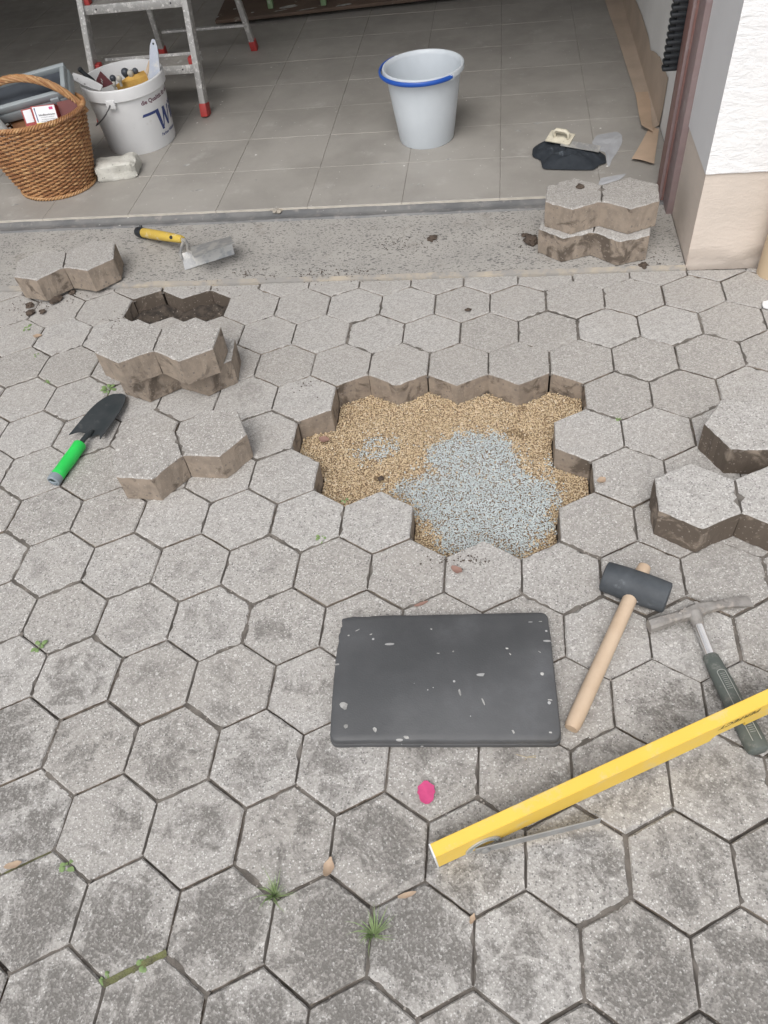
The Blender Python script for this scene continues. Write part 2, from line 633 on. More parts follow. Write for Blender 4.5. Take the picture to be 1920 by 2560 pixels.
M['grey_plastic'] = plain('pale_grey_plastic', (.615, .66, .70), (.575, .62, .66), 5, .36, dirt=(.36, .34, .32), dirt_amt=(.62, .82), dirt_scale=15)
M['blue_plastic'] = plain('blue_plastic', (.020, .105, .46), (.018, .085, .40), 8, .35)
M['navy'] = plain('navy_print', (.035, .055, .17), (.045, .065, .19), 30, .5, dirt=(.6, .6, .6), dirt_amt=(.62, .7), dirt_scale=120)
M['maroon_ink'] = plain('maroon_print', (.13, .045, .075), (.16, .06, .085), 40, .5, dirt=(.62, .6, .6), dirt_amt=(.60, .7), dirt_scale=160)
M['wire'] = plain('grey_wire', (.20, .20, .21), (.16, .16, .17), 30, .4, metal=.7)
M['wicker'] = plain('willow', (.40, .205, .090), (.27, .125, .055), 14, .5, bump=.4, bscale=120, dirt=(.55, .34, .17), dirt_amt=(.5, .68), dirt_scale=35)
M['wicker_pale'] = plain('willow_pale', (.50, .30, .145), (.37, .20, .09), 18, .5, dirt=(.25, .12, .05), dirt_scale=40, dirt_amt=(.55, .72))
M['wicker_dark'] = plain('willow_dark', (.24, .115, .055), (.17, .08, .04), 18, .6)
M['alu'] = plain('worn_aluminium', (.52, .515, .50), (.44, .435, .425), 14, .45, metal=.35, dirt=(.72, .71, .69), dirt_amt=(.50, .60), dirt_scale=55,
                 specks=(((.85, .84, .82), 70, .2, .4),))
M['red'] = plain('red_plastic_cap', (.45, .055, .050), (.38, .05, .048), 20, .5, dirt=(.55, .35, .32), dirt_amt=(.60, .75))
M['tread'] = plain('grooved_tread', (.34, .325, .30), (.28, .265, .245), 16, .6, dirt=(.55, .54, .52), dirt_scale=30, metal=.2)
M['aac'] = plain('aerated_concrete', (.62, .61, .56), (.53, .52, .47), 25, .95, bump=.9, bscale=110, bdist=.004, specks=(((.34, .33, .3), 130, .16, .4),))
M['green'] = plain('bright_green_handle', (.030, .62, .105), (.026, .54, .09), 20, .45, dirt=(.12, .55, .2), dirt_scale=50)
M['dark_blade'] = plain('black_coated_blade', (.040, .048, .052), (.060, .066, .070), 14, .5, dirt=(.11, .115, .115), dirt_scale=25, metal=.2)
M['cap'] = plain('grey_rubber_cap', (.26, .30, .33), (.20, .24, .27), 20, .5)
M['cloth'] = plain('black_cloth', (.018, .023, .030), (.028, .034, .042), 30, .85, bump=.5, bscale=200, dirt=(.12, .14, .16), dirt_amt=(.58, .74), dirt_scale=24)
M['cream'] = plain('cream_plastic', (.66, .62, .50), (.55, .51, .41), 40, .5, dirt=(.18, .15, .11), dirt_amt=(.6, .7), dirt_scale=80)
M['film'] = plain('milky_plastic_film', (.62, .64, .68), (.54, .56, .60), 12, .3)
M['film'].node_tree.nodes['Principled BSDF'].inputs['Alpha'].default_value = .6
M['black_plastic'] = plain('black_plastic', (.020, .023, .027), (.03, .034, .038), 20, .42)
M['board'] = plain('brown_board', (.125, .085, .062), (.095, .068, .052), 6, .75, dirt=(.34, .31, .28), dirt_amt=(.60, .7), dirt_scale=16, bump=.3)
M['green_paint'] = plain('pale_green_paint', (.25, .36, .20), (.20, .30, .165), 12, .55, dirt=(.5, .5, .46), dirt_amt=(.6, .7))
M['case'] = plain('grey_case_plastic', (.33, .365, .38), (.29, .325, .34), 12, .5, dirt=(.34, .36, .37), dirt_scale=24)
M['red_card'] = plain('red_card', (.36, .050, .045), (.30, .045, .040), 12, .55)
M['dark_red_card'] = plain('dark_red_card', (.155, .042, .038), (.12, .034, .032), 12, .6)
M['white_card'] = plain('white_label', (.74, .75, .77), (.70, .71, .73), 12, .5)
M['yellow_card'] = plain('yellow_label', (.75, .56, .05), (.70, .52, .045), 12, .5)
M['orange_foam'] = plain('yellow_sponge', (.62, .38, .10), (.52, .30, .075), 30, .9, bump=.8, bscale=200)
M['knob_dark'] = plain('dark_knob', (.075, .085, .10), (.055, .062, .075), 15, .35)
M['knob_pale'] = plain('pale_knob', (.52, .50, .44), (.42, .40, .35), 30, .45)
M['towel'] = plain('printed_towel', (.70, .73, .72), (.62, .68, .66), 20, .8, dirt=(.30, .50, .28), dirt_amt=(.60, .66), dirt_scale=45)
M['leaf_green'] = plain('weed_green', (.20, .29, .115), (.16, .235, .095), 40, .6)
M['grass_green'] = plain('grass_green', (.20, .29, .12), (.27, .33, .17), 40, .6)
M['leaf_brown'] = plain('dry_leaf', (.42, .315, .225), (.33, .235, .165), 40, .7)
M['leaf_red'] = plain('reddish_leaf', (.29, .175, .14), (.23, .135, .11), 40, .7)
M['petal'] = plain('pink_petal', (.58, .075, .21), (.50, .06, .18), 60, .75)
M['clod'] = plain('soil_clod', (.10, .075, .058), (.065, .05, .04), 50, .95, bump=.8, bscale=150, bdist=.003)
M['pipe'] = plain('cream_downpipe', (.60, .47, .31), (.55, .43, .29), 8, .5)
M['straw'] = plain('straw', (.50, .42, .28), None, 30, .8)

# ------------------------------------------------------------------ the hexagon paving
Q3 = math.sqrt(3)
WC = np.array([[0.00014, -0.00113], [0.0017, -0.00168], [0.00244, -0.00449], [-0.00088, -0.0029], [-0.00186, -0.00643],
               [-0.00049, -0.00392], [-0.00512, -0.00346], [-0.00418, 0.00824], [0.00568, 0.01362], [0.00536, 0.01342]])


def lat(cx, cy):
    """lattice (column, row in sides) -> metres, with the unevenness of the laid rows"""
    X, Y = cx * Q3 * S, cy * S
    x = (min(max(X, -.56), 1.36) - .35) / .9
    y = (min(max(Y, -.14), 1.71) - .8) / .9
    b = np.array([x ** i * y ** j for i in range(4) for j in range(4 - i)])
    d = b @ WC
    return Vector((X + d[0], Y + d[1]))


Y_CUT = 1.741
HEXV = [(0, -1), (.5, -.5), (.5, .5), (0, 1), (-.5, .5), (-.5, -.5)]      # (column, row) offsets, counter-clockwise


def clip(poly, ymax):
    out = []
    n = len(poly)
    for i in range(n):
        a, b = poly[i], poly[(i + 1) % n]
        ia, ib = a.y <= ymax, b.y <= ymax
        if ia:
            out.append(a)
        if ia != ib:
            t = (ymax - a.y) / (b.y - a.y)
            out.append(a + (b - a) * t)
    return out


def stone_mesh(name, polys, joint, gap=.0019, depth=.080, bottom=False, sub=7, rough=1.0):
    """polys: hexagon outlines (local, ccw) of one stone; joint: x of the false joint, or None"""
    vs, fs, mi = [], [], []
    for P in polys:
        n = len(P)
        c = sum(P, Vector((0, 0))) / n
        isj = []
        for k in range(n):
            a, b = P[k], P[(k + 1) % n]
            isj.append(joint is not None and abs(a.x - joint) < .006 and abs(b.x - joint) < .006)
        # inset by the joint gap on outside edges
        def corner(off):
            res = []
            for k in range(n):
                p0, p1, p2 = P[k - 1], P[k], P[(k + 1) % n]
                d1 = (p1 - p0).normalized()
                d2 = (p2 - p1).normalized()
                n1 = Vector((-d1.y, d1.x))
                n2 = Vector((-d2.y, d2.x))
                o1 = off if not isj[k - 1] else (off - gap)
                o2 = off if not isj[k] else (off - gap)
                # solve p: n1.(p-p1)=o1, n2.(p-p1)=o2
                det = n1.x * n2.y - n1.y * n2.x
                if abs(det) < 1e-4:
                    res.append(p1 + n1 * o1)
                else:
                    x = (o1 * n2.y - o2 * n1.y) / det
                    y = (n1.x * o2 - n2.x * o1) / det
                    res.append(p1 + Vector((x, y)))
            return res
        oc, ic = corner(gap), corner(gap + .0021)
        ro, ri, eo = [], [], []
        for k in range(n):
            a, b = oc[k], oc[(k + 1) % n]
            e, f = ic[k], ic[(k + 1) % n]
            L = (b - a).length
            m = max(1, min(sub, int(L / .010)))
            for q in range(m):
                t = q / m
                jt = rough * (random.random() - .5)
                o = a.lerp(b, t)
                w = e.lerp(f, t)
                nd = (c - o).normalized()
                chip = .0060 * rough * max(0, random.random() - .88) / .12
                if not isj[k]:
                    o = o + nd * (jt * .0010)
                w = w + nd * ((random.random() - .3) * .0014 * rough + chip)
                zo = -.0026 - .0012 * random.random() - chip * .4
                if isj[k] or (q == 0 and isj[k - 1]):
                    zo = -.0062
                ro.append(len(vs)); vs.append((o.x, o.y, zo))
                ri.append(len(vs)); vs.append((w.x, w.y, (random.random() - .5) * .0005))
                eo.append(isj[k])
        N = len(ro)
        lo, md = [], []
        for k in range(N):
            q = vs[ro[k]]
            dn = (c - Vector((q[0], q[1]))).normalized()
            e1, e2 = (random.random() - .25) * .0016 * rough, (random.random() - .2) * .0016 * rough
            md.append(len(vs))
            vs.append((q[0] + dn.x * e1, q[1] + dn.y * e1, -depth * (.40 + .15 * random.random())))
            lo.append(len(vs))
            vs.append((q[0] + dn.x * e2, q[1] + dn.y * e2, -depth))
        fs.append(tuple(ri)); mi.append(0)
        for k in range(N):
            k2 = (k + 1) % N
            fs.append((ro[k], ro[k2], ri[k2], ri[k])); mi.append(2 if eo[k] else 0)
            if not eo[k]:
                fs.append((md[k], md[k2], ro[k2], ro[k])); mi.append(1)
                fs.append((lo[k], lo[k2], md[k2], md[k])); mi.append(1)
        if bottom:
            fs.append(tuple(lo[::-1])); mi.append(1)
    me = bpy.data.meshes.new(name)
    me.from_pydata(vs, [], fs)
    me.materials.append(M['paver'])
    me.materials.append(M['paver_side'])
    me.materials.append(M['groove'])
    me.polygons.foreach_set('material_index', mi)
    me.update()
    return me


# the ground far around: one big sheet of soil below the paving, the driveway parents the stones
g = MB()
g.add([(-40, -40, -.105), (40, -40, -.105), (40, 40, -.105), (-40, 40, -.105)], [(0, 1, 2, 3)])
tag(g.build('ground', M['soil'], smooth=0), kind='structure')

drive = thing('driveway', None, None)
drive['kind'] = 'structure'

holes = {8: [2, 3, 4, 5], 7: [1.5, 2.5, 3.5, 4.5], 6: [2, 3, 4, 5], 5: [3.5, 4.5], 11: [-2.5, -1.5]}
present = set()
stones = []
J0, J1 = -5, 12
for j in range(J0, J1 + 1):
    yc = 1.5 * j + 1
    Y = yc * S
    # stretch of the row that the picture (and a step to either side) can see
    xl = -1.46
    xr = 1.66
    if j % 2 == 0:
        k0 = 2 * math.floor(xl / (Q3 * S) / 2)
        xs = [k0 + 2 * i for i in range(40)]
    else:
        k0 = 2 * math.floor(xl / (Q3 * S) / 2) - .5
        xs = [k0 + 2 * i for i in range(40)]
    for x in xs:
        if x * Q3 * S > xr:
            break
        pair = [x, x + 1]
        if any(q in holes.get(j, []) for q in pair):
            continue
        stones.append((j, yc, pair))
        for q in pair:
            present.add((j, q))

for (j, yc, pair) in stones:
    mid = lat((pair[0] + pair[1]) / 2, yc)
    c0 = Vector((mid.x, mid.y if j < 12 else lat((pair[0] + pair[1]) / 2, yc - .55).y))
    polys = []
    dx = Vector((random.gauss(0, .0006), random.gauss(0, .0006)))
    for x in pair:
        P = [lat(x + a, yc + b) for a, b in HEXV]
        if j == 12:
            P = clip(P, Y_CUT + .003 * math.sin(x * 2.1))
        P = [q - c0 + dx for q in P]
        polys.append(P)
    jx = lat((pair[0] + pair[1]) / 2, yc).x - c0.x + dx.x
    me = stone_mesh('paving_stone', polys, jx, gap=.0016 + .0008 * random.random())
    o = link('paving_stone', me, drive)
    tilt = .0045
    o.location = (c0.x, c0.y, random.gauss(-.0008, .0011))
    o.rotation_euler = (random.gauss(0, tilt), random.gauss(0, tilt * .7), 0)
    near = 1 - min(1, max(0, (c0.y + .14) / 1.12))
    o['lichen'] = float(min(1, max(0, .04 + .96 * near ** 1.25 + random.gauss(0, .09))))
    o['worn'] = float(min(1, max(0, 1.15 - max(0, c0.y - .75) * 1.1 + random.gauss(0, .08))))
    o['soil'] = float(.40 + .2 * random.random() + (.22 if c0.x > .85 else 0))
    if -.62 < c0.x < -.02 and 1.45 < c0.y < 1.85:
        o['soil'] = 1.15

# sand in the joints between neighbouring hexagons (a strip for each shared edge)
sand, moss = MB(), MB()
moss_at = [gp(75, 2130), gp(335, 2418), gp(265, 985)]
for (j, x) in sorted(present):
    yc = 1.5 * j + 1
    nb = [((j, x + 1), 1, 2), ((j + 1, x + .5), 2, 3), ((j + 1, x - .5), 3, 4)]
    for key, a, b in nb:
        if key not in present:
            continue
        if key[0] == j and any(pr == [x, x + 1] and jj == j for jj, _, pr in stones):
            continue
        A = lat(x + HEXV[a][0], yc + HEXV[a][1])
        B = lat(x + HEXV[b][0], yc + HEXV[b][1])
        if min(A.y, B.y) > Y_CUT:
            continue
        d = (B - A).normalized()
        n2 = Vector((-d.y, d.x))
        A2, B2 = A - d * .004, B + d * .004
        base = -.0052 - .0055 * random.random() if random.random() < .66 else -.0018 - .002 * random.random()
        vs, fs = [], []
        K = 9
        for i in range(K + 1):
            c = A2.lerp(B2, i / K)
            z = base + .0035 * fbm(c.x * 60, c.y * 60)
            for s, dz in ((-1, 0), (0, -.0012), (1, 0)):
                vs.append((c.x + n2.x * s * .0055, c.y + n2.y * s * .0055, z + dz + random.gauss(0, .0005)))
        for i in range(K):
            for q in range(2):
                fs.append((i * 3 + q, i * 3 + q + 1, i * 3 + q + 4, i * 3 + q + 3))
        mid = (A + B) / 2
        dm = min((mid - q.xy).length for q in moss_at)
        if dm < .032:
            moss.add([(q[0], q[1], q[2] + .0035) for q in vs], fs)
        else:
            sand.add(vs, fs)
tag(sand.build('joint_sand', M['joint'], drive), kind='stuff')
tag(moss.build('joint_moss', M['moss'], drive), kind='stuff')

# paving beyond what can be seen: a plain ring around the laid stones
ring = MB()
x0, x1, y0 = -2.2, 2.2, -1.15
ring.add([(-9, -9, -.004), (9, -9, -.004), (9, -.62, -.004), (-9, -.62, -.004)], [(0, 1, 2, 3)])
ring.add([(-9, -.62, -.004), (-1.45, -.62, -.004), (-1.45, 1.74, -.004), (-9, 1.74, -.004)], [(0, 1, 2, 3)])
ring.add([(1.78, -.62, -.004), (9, -.62, -.004), (9, 1.74, -.004), (1.78, 1.74, -.004)], [(0, 1, 2, 3)])
ro = ring.build('pavement', M['outer'], smooth=0)
tag(ro, kind='structure')

# ------------------------------------------------------------------ bed of the large hole: soil, tan and blue chippings
def hex_world(j, x):
    yc = 1.5 * j + 1
    return [lat(x + a, yc + b) for a, b in HEXV]


def inside(P, q):
    n = len(P)
    for i in range(n):
        a, b = P[i], P[(i + 1) % n]
        if (b.x - a.x) * (q[1] - a.y) - (b.y - a.y) * (q[0] - a.x) < 0:
            return False
    return True


def in_poly(P, x, y):
    c = False
    n = len(P)
    j = n - 1
    for i in range(n):
        if (P[i][1] > y) != (P[j][1] > y) and x < (P[j][0] - P[i][0]) * (y - P[i][1]) / (P[j][1] - P[i][1]) + P[i][0]:
            c = not c
        j = i
    return c


BED = -.066
big = [hex_world(j, x) for j in (5, 6, 7, 8) for x in holes[j]]
zpx = lambda L: [gp(700 + a / 2.07375, 940 + b / 2.07375, BED) for a, b in L]
blue_poly = zpx([(560, 590), (720, 525), (830, 505), (740, 430), (790, 355), (940, 325), (1130, 322), (1190, 350), (1225, 420), (1290, 530),
                 (1400, 560), (1440, 640), (1392, 700), (1405, 830), (1300, 935), (1240, 960), (1060, 900), (870, 945), (800, 780), (700, 715), (690, 650)])
blue_poly2 = zpx([(400, 380), (440, 320), (600, 325), (620, 380), (520, 425), (430, 410)])
blue_poly3 = zpx([(1385, 400), (1410, 395), (1420, 500), (1380, 480)])
damp = [zpx([q])[0] for q in [(1265, 160), (1190, 300), (520, 530), (1460, 560), (1250, 300)]]


def bed_z(x, y):
    return BED + .012 * fbm(x * 6, y * 6, 1.3) + .003 * fbm(x * 30, y * 30, 4.1)


def chip_mesh(name, pts, tones, sizes, mat):
    base = np.array([[1, 0, 0], [-1, 0, 0], [0, 1, 0], [0, -1, 0], [0, 0, .75], [0, 0, -.75]], float)
    faces = np.array([[0, 2, 4], [2, 1, 4], [1, 3, 4], [3, 0, 4], [2, 0, 5], [1, 2, 5], [3, 1, 5], [0, 3, 5]])
    n = len(pts)
    V = base[None] * rng.uniform(.65, 1.25, (n, 6, 1)) + rng.uniform(-.28, .28, (n, 6, 3))
    V *= np.asarray(sizes)[:, None, None] * rng.uniform(.75, 1.3, (n, 1, 3))
    qs = rng.normal(size=(n, 4))
    qs /= np.linalg.norm(qs, axis=1)[:, None]
    w, x, y, z = qs.T
    Rm = np.stack([1 - 2 * (y * y + z * z), 2 * (x * y - z * w), 2 * (x * z + y * w), 2 * (x * y + z * w), 1 - 2 * (x * x + z * z), 2 * (y * z - x * w),
                   2 * (x * z - y * w), 2 * (y * z + x * w), 1 - 2 * (x * x + y * y)], 1).reshape(n, 3, 3)
    V = np.einsum('nij,nkj->nki', Rm, V) * np.array([1, 1, .62]) + np.asarray(pts)[:, None, :]
    F = faces[None] + (np.arange(n) * 6)[:, None, None]
    me = bpy.data.meshes.new(name)
    me.vertices.add(n * 6)
    me.vertices.foreach_set('co', V.astype(np.float32).ravel())
    F = F.reshape(-1, 3)
    me.loops.add(len(F) * 3)
    me.loops.foreach_set('vertex_index', F.astype(np.int32).ravel())
    me.polygons.add(len(F))
    me.polygons.foreach_set('loop_start', np.arange(0, len(F) * 3, 3, dtype=np.int32))
    me.polygons.foreach_set('loop_total', np.full(len(F), 3, np.int32))
    me.update(calc_edges=True)
    at = me.attributes.new('tone', 'FLOAT', 'POINT')
    at.data.foreach_set('value', np.repeat(np.asarray(tones), 6).astype(np.float32))
    me.materials.append(mat)
    return link(name, me)


tp, tt, ts, bp, bt, bs = [], [], [], [], [], []
sp = .0033
for P in big:
    c = sum(P, Vector((0, 0))) / 6
    xs_ = np.arange(c.x - .1, c.x + .1, sp)
    ys_ = np.arange(c.y - .1, c.y + .1, sp)
    for x in xs_:
        for y in ys_:
            if not inside(P, (x, y)):
                continue
            qx, qy = x + random.uniform(-.5, .5) * sp, y + random.uniform(-.5, .5) * sp
            sg = .007 if random.random() < .66 else .024
            nx = qx + .022 * fbm(qx * 22, qy * 22, 2.2) + random.gauss(0, sg)
            ny = qy + .022 * fbm(qx * 22, qy * 22, 7.2) + random.gauss(0, sg)
            pb = in_poly(blue_poly, nx, ny) and random.random() < .97
            if not pb and (in_poly(blue_poly2, nx, ny) or in_poly(blue_poly3, nx, ny)):
                pb = random.random() < .5
            dk = min((Vector((qx, qy)) - d.xy).length for d in damp)
            z = bed_z(qx, qy) + random.uniform(-.0012, .0014) + (.0012 if pb else 0)
            r = random.choice((.0016, .0019, .0022, .0026, .0030, .0036)) * random.uniform(.85, 1.15)
            if pb:
                bp.append((qx, qy, z)); bt.append(min(1, max(0, random.gauss(.55, .25)))); bs.append(min(r, .0031))
                if random.random() < .55:
                    bp.append((qx + random.uniform(-.002, .002), qy + random.uniform(-.002, .002), z + .0010)); bt.append(min(1, max(0, random.gauss(.55, .25)))); bs.append(min(r, .0026))
            else:
                t = random.gauss(.55, .24)
                if dk < .015 + .008 * fbm(qx * 40, qy * 40):
                    t -= .40
                tp.append((qx, qy, z)); tt.append(min(1, max(0, t))); ts.append(r)
tag(chip_mesh('tan_gravel', tp, tt, ts, M['tan']), 'tan crushed stone chippings spread over the bottom of the large hole', 'gravel', kind='stuff')
tag(chip_mesh('blue_grey_gravel', bp, bt, bs, M['blue']), 'blue grey stone chippings heaped on the tan bedding in the large hole', 'gravel', kind='stuff')

# compacted bed under the chippings and the dark soil in the small hole
bed = MB()
for P in big:
    c = sum(P, Vector((0, 0))) / 6
    K = 8
    vs, fs = [(c.x, c.y, bed_z(c.x, c.y) - .004)], []
    for r in range(1, K + 1):
        for k in range(24):
            e = k / 4
            a, b = P[int(e) % 6], P[(int(e) + 1) % 6]
            q = c.lerp(a.lerp(b, e % 1), r / K)
            vs.append((q.x, q.y, bed_z(q.x, q.y) - .004))
    for k in range(24):
        fs.append((0, 1 + k, 1 + (k + 1) % 24))
    for r in range(K - 1):
        for k in range(24):
            k2 = (k + 1) % 24
            fs.append((1 + r * 24 + k, 1 + (r + 1) * 24 + k, 1 + (r + 1) * 24 + k2, 1 + r * 24 + k2))
    bed.add(vs, fs)
M['bed'] = plain('damp_bedding', (.30, .21, .13), (.22, .155, .10), 60, .95)
tag(bed.build('bedding', M['bed']), kind='structure')

soil = MB()
for x in holes[11]:
    P = hex_world(11, x)
    c = sum(P, Vector((0, 0))) / 6
    K = 10
    vs, fs = [], []

    def sz(q):
        return -.050 + .016 * fbm(q.x * 16, q.y * 16, 5) + .007 * fbm(q.x * 60, q.y * 60, 2) + .010 * max(0, (q.x + .25) * 6)
    vs.append((c.x, c.y, sz(c)))
    for r in range(1, K + 1):
        for k in range(36):
            e = k / 6
            a, b = P[int(e) % 6], P[(int(e) + 1) % 6]
            q = c.lerp(a.lerp(b, e % 1), r / K)
            vs.append((q.x, q.y, sz(q)))
    for k in range(36):
        fs.append((0, 1 + k, 1 + (k + 1) % 36))
    for r in range(K - 1):
        for k in range(36):
            k2 = (k + 1) % 36
            fs.append((1 + r * 36 + k, 1 + (r + 1) * 36 + k, 1 + (r + 1) * 36 + k2, 1 + r * 36 + k2))
    soil.add(vs, fs)
tag(soil.build('soil_patch', M['soil']), kind='structure')

# ------------------------------------------------------------------ garage: threshold, channel, tiled floor
FZ = .020
sl = MB()
nx_, ny_ = 60, 8
grid = [[(-2.6 + 3.80 * i / nx_, 1.757 + (2.108 - 1.757) * k / ny_, .0045 + .0015 * fbm(i * .4, k * .5)) for k in range(ny_ + 1)] for i in range(nx_ + 1)]
vs = [q for r in grid for q in r]
fs = [(i * (ny_ + 1) + k, (i + 1) * (ny_ + 1) + k, (i + 1) * (ny_ + 1) + k + 1, i * (ny_ + 1) + k + 1) for i in range(nx_) for k in range(ny_)]
sl.add(vs, fs)
sl.add([(-2.6, 1.757, .004), (1.2, 1.757, .004), (1.2, 1.757, -.1), (-2.6, 1.757, -.1)], [(3, 2, 1, 0)])
slab = sl.build('threshold_slab', M['granite'])
tag(slab, kind='structure')
mo = MB()
K = 150
vs, fs = [], []
for i in range(K + 1):
    x = -2.6 + 3.8 * i / K
    w = .004 * fbm(x * 9, 3) + .003 * fbm(x * 40, 5)
    vs += [(x, 1.7385, -.012), (x, 1.742 + w * .5, .0025 + .002 * fbm(x * 25, 1)), (x, 1.757 + w, .0075 + .0015 * fbm(x * 33, 8)), (x, 1.764 + w, .003)]
for i in range(K):
    for q in range(3):
        fs.append((i * 4 + q, (i + 1) * 4 + q, (i + 1) * 4 + q + 1, i * 4 + q + 1))
mo.add(vs, fs)
mo.build('mortar_bead', M['mortar'], slab)

ch = MB()
K = 140
vs, fs = [], []
PR = [(2.104, .003), (2.108, .0105), (2.122, .0085), (2.134, .0060), (2.146, .0060), (2.154, .0095), (2.160, .0120), (2.170, .0120)]
for i in range(K + 1):
    x = -2.6 + 3.8 * i / K
    for k, (y, z) in enumerate(PR):
        vs.append((x, y + .0025 * fbm(x * 7, k) + (.006 * (x + 1) * .25 if k < 3 else 0), z + .0016 * fbm(x * 11, y * 40, k)))
n8 = len(PR)
for i in range(K):
    for k in range(n8 - 1):
        fs.append((i * n8 + k, (i + 1) * n8 + k, (i + 1) * n8 + k + 1, i * n8 + k + 1))
ch.add(vs, fs)
channel = tag(ch.build('door_channel', M['strip']), kind='structure')
lump = MB()
c = gp(690, 525, .015)
for k in range(7):
    bm = bmesh.new()
    bmesh.ops.create_icosphere(bm, subdivisions=2, radius=1)
    rad = random.uniform(.006, .012)
    for v in bm.verts:
        v.co *= rad * (1 + .5 * fbm(v.co.x * 2, v.co.y * 2, v.co.z * 2 + k))
        v.co.z *= .7
    bmesh.ops.translate(bm, vec=(c.x + random.uniform(-.022, .022), c.y + random.uniform(-.012, .012), .014), verts=bm.verts)
    lump.bm(bm)
tag(lump.build('mortar_lump', M['mortar'], channel), kind='stuff')

gf = thing('garage_floor', None, None)
gf['kind'] = 'structure'
gm = MB()
gm.add([(-2.6, 2.1702, FZ - .0022), (1.236, 2.1702, FZ - .0022), (1.236, 7.0, FZ - .0022), (-2.6, 7.0, FZ - .0022)], [(0, 1, 2, 3)])
gm.add([(-2.6, 2.1702, FZ - .0022), (1.236, 2.1702, FZ - .0022), (1.236, 2.1702, -.1), (-2.6, 2.1702, -.1)], [(3, 2, 1, 0)])
gm.build('grout', M['grout'], gf)
TX, TY = .3292, .2670
tcache = {}


def tile_mesh(w, h):
    key = (round(w, 3), round(h, 3))
    if key not in tcache:
        m = MB()
        b = .0008
        g2 = .0007
        W, H = w / 2 - g2, h / 2 - g2
        vs = [(-W + b, -H + b, 0), (W - b, -H + b, 0), (W - b, H - b, 0), (-W + b, H - b, 0), (-W, -H, -b), (W, -H, -b), (W, H, -b), (-W, H, -b),
              (-W, -H, -.0095), (W, -H, -.0095), (W, H, -.0095), (-W, H, -.0095)]
        fs = [(0, 1, 2, 3)]
        mm = [0]
        for k in range(4):
            k2 = (k + 1) % 4
            fs.append((4 + k, 4 + k2, k2, k)); mm.append(0)
            fs.append((8 + k, 8 + k2, 4 + k2, 4 + k)); mm.append(1)
        m.add(vs, fs, mm)
        me = bpy.data.meshes.new('tile')
        me.from_pydata(m.v, [], m.f)
        me.materials.append(M['tile'])
        me.materials.append(M['tile_edge'])
        me.polygons.foreach_set('material_index', m.m)
        tcache[key] = me
    return tcache[key]


xj = [.008 + TX * k for k in range(-8, 4)] + [1.234]
xj = [x for x in xj if x <= 1.234 + 1e-6]
yj = [2.166] + [2.455 + TY * k for k in range(0, 13)]
for a, b in zip(xj[:-1], xj[1:]):
    if b - a < .02:
        continue
    for q, r in zip(yj[:-1], yj[1:]):
        o = link('floor_tile', tile_mesh(b - a, r - q), gf)
        o.location = ((a + b) / 2, (q + r) / 2, FZ + random.gauss(0, .0002))
        o.rotation_euler = (random.gauss(0, .0012), random.gauss(0, .0012), 0)

# plaster flecks trodden into the floor
fl = MB()


def splat(mb, c, rx, ry, an, h=.0008, n=11, seed=0):
    vs = [(c[0], c[1], c[2] + h)]
    for k in range(n):
        a = 2 * math.pi * k / n
        r = 1 + .45 * fbm(math.cos(a) * 1.5, math.sin(a) * 1.5, seed)
        x, y = rx * r * math.cos(a), ry * r * math.sin(a)
        vs.append((c[0] + x * math.cos(an) - y * math.sin(an), c[1] + x * math.sin(an) + y * math.cos(an), c[2]))
    mb.add(vs, [(0, 1 + k, 1 + (k + 1) % n) for k in range(n)])


for k, (u, v, a, b, an) in enumerate([(500, 475, 13, 4, .2), (467, 413, 12, 5, .6), (560, 295, 9, 3, .3), (700, 160, 10, 3, .3), (685, 166, 6, 3, 0),
                                      (1260, 180, 7, 2, 1.4), (735, 307, 11, 3, .3), (960, 405, 11, 3, .4), (1120, 398, 10, 4, .2), (1295, 327, 9, 6, -.5),
                                      (1345, 308, 14, 5, .2), (930, 465, 8, 2, 1.0), (945, 468, 9, 2, 1.1), (960, 470, 8, 2, 1.0), (1030, 462, 10, 2, 1.2),
                                      (1045, 462, 10, 2, 1.2), (1058, 464, 8, 2, 1.2), (40, 512, 14, 3, .2), (480, 478, 6, 3, 0), (460, 190, 14, 4, .1),
                                      (420, 404, 6, 3, 0), (640, 450, 4, 3, 0), (860, 240, 4, 3, 0), (1000, 300, 4, 2, 0), (560, 420, 4, 3, 0), (610, 330, 4, 3, 0),
                                      (805, 330, 4, 3, 0), (840, 340, 4, 3, 0), (910, 230, 4, 3, 0), (1170, 60, 6, 3, 0), (1080, 62, 5, 2, 0), (30, 480, 5, 2, 0)]):
    q = gp(u, v, FZ)
    splat(fl, (q.x, q.y, FZ + .0006), a * .00125, b * .00125, an, seed=k)
tag(fl.build('plaster_flecks', M['splash'], gf), kind='stuff')

# ------------------------------------------------------------------ house: pillar with plinth, reveal, door frame, inside of the garage
house = thing('house', 'white rendered house wall with beige plinth and brown door frame beside the garage opening', 'house', (1.2, 1.76, 0))
HO = Vector((1.2, 1.76, 0))


def hbuild(m, name, mat, parent=house, smooth=30):
    m.v = [tuple(Vector(q) - HO) for q in m.v]
    return m.build(name, mat, parent, smooth)


PZ = .274
m = MB()
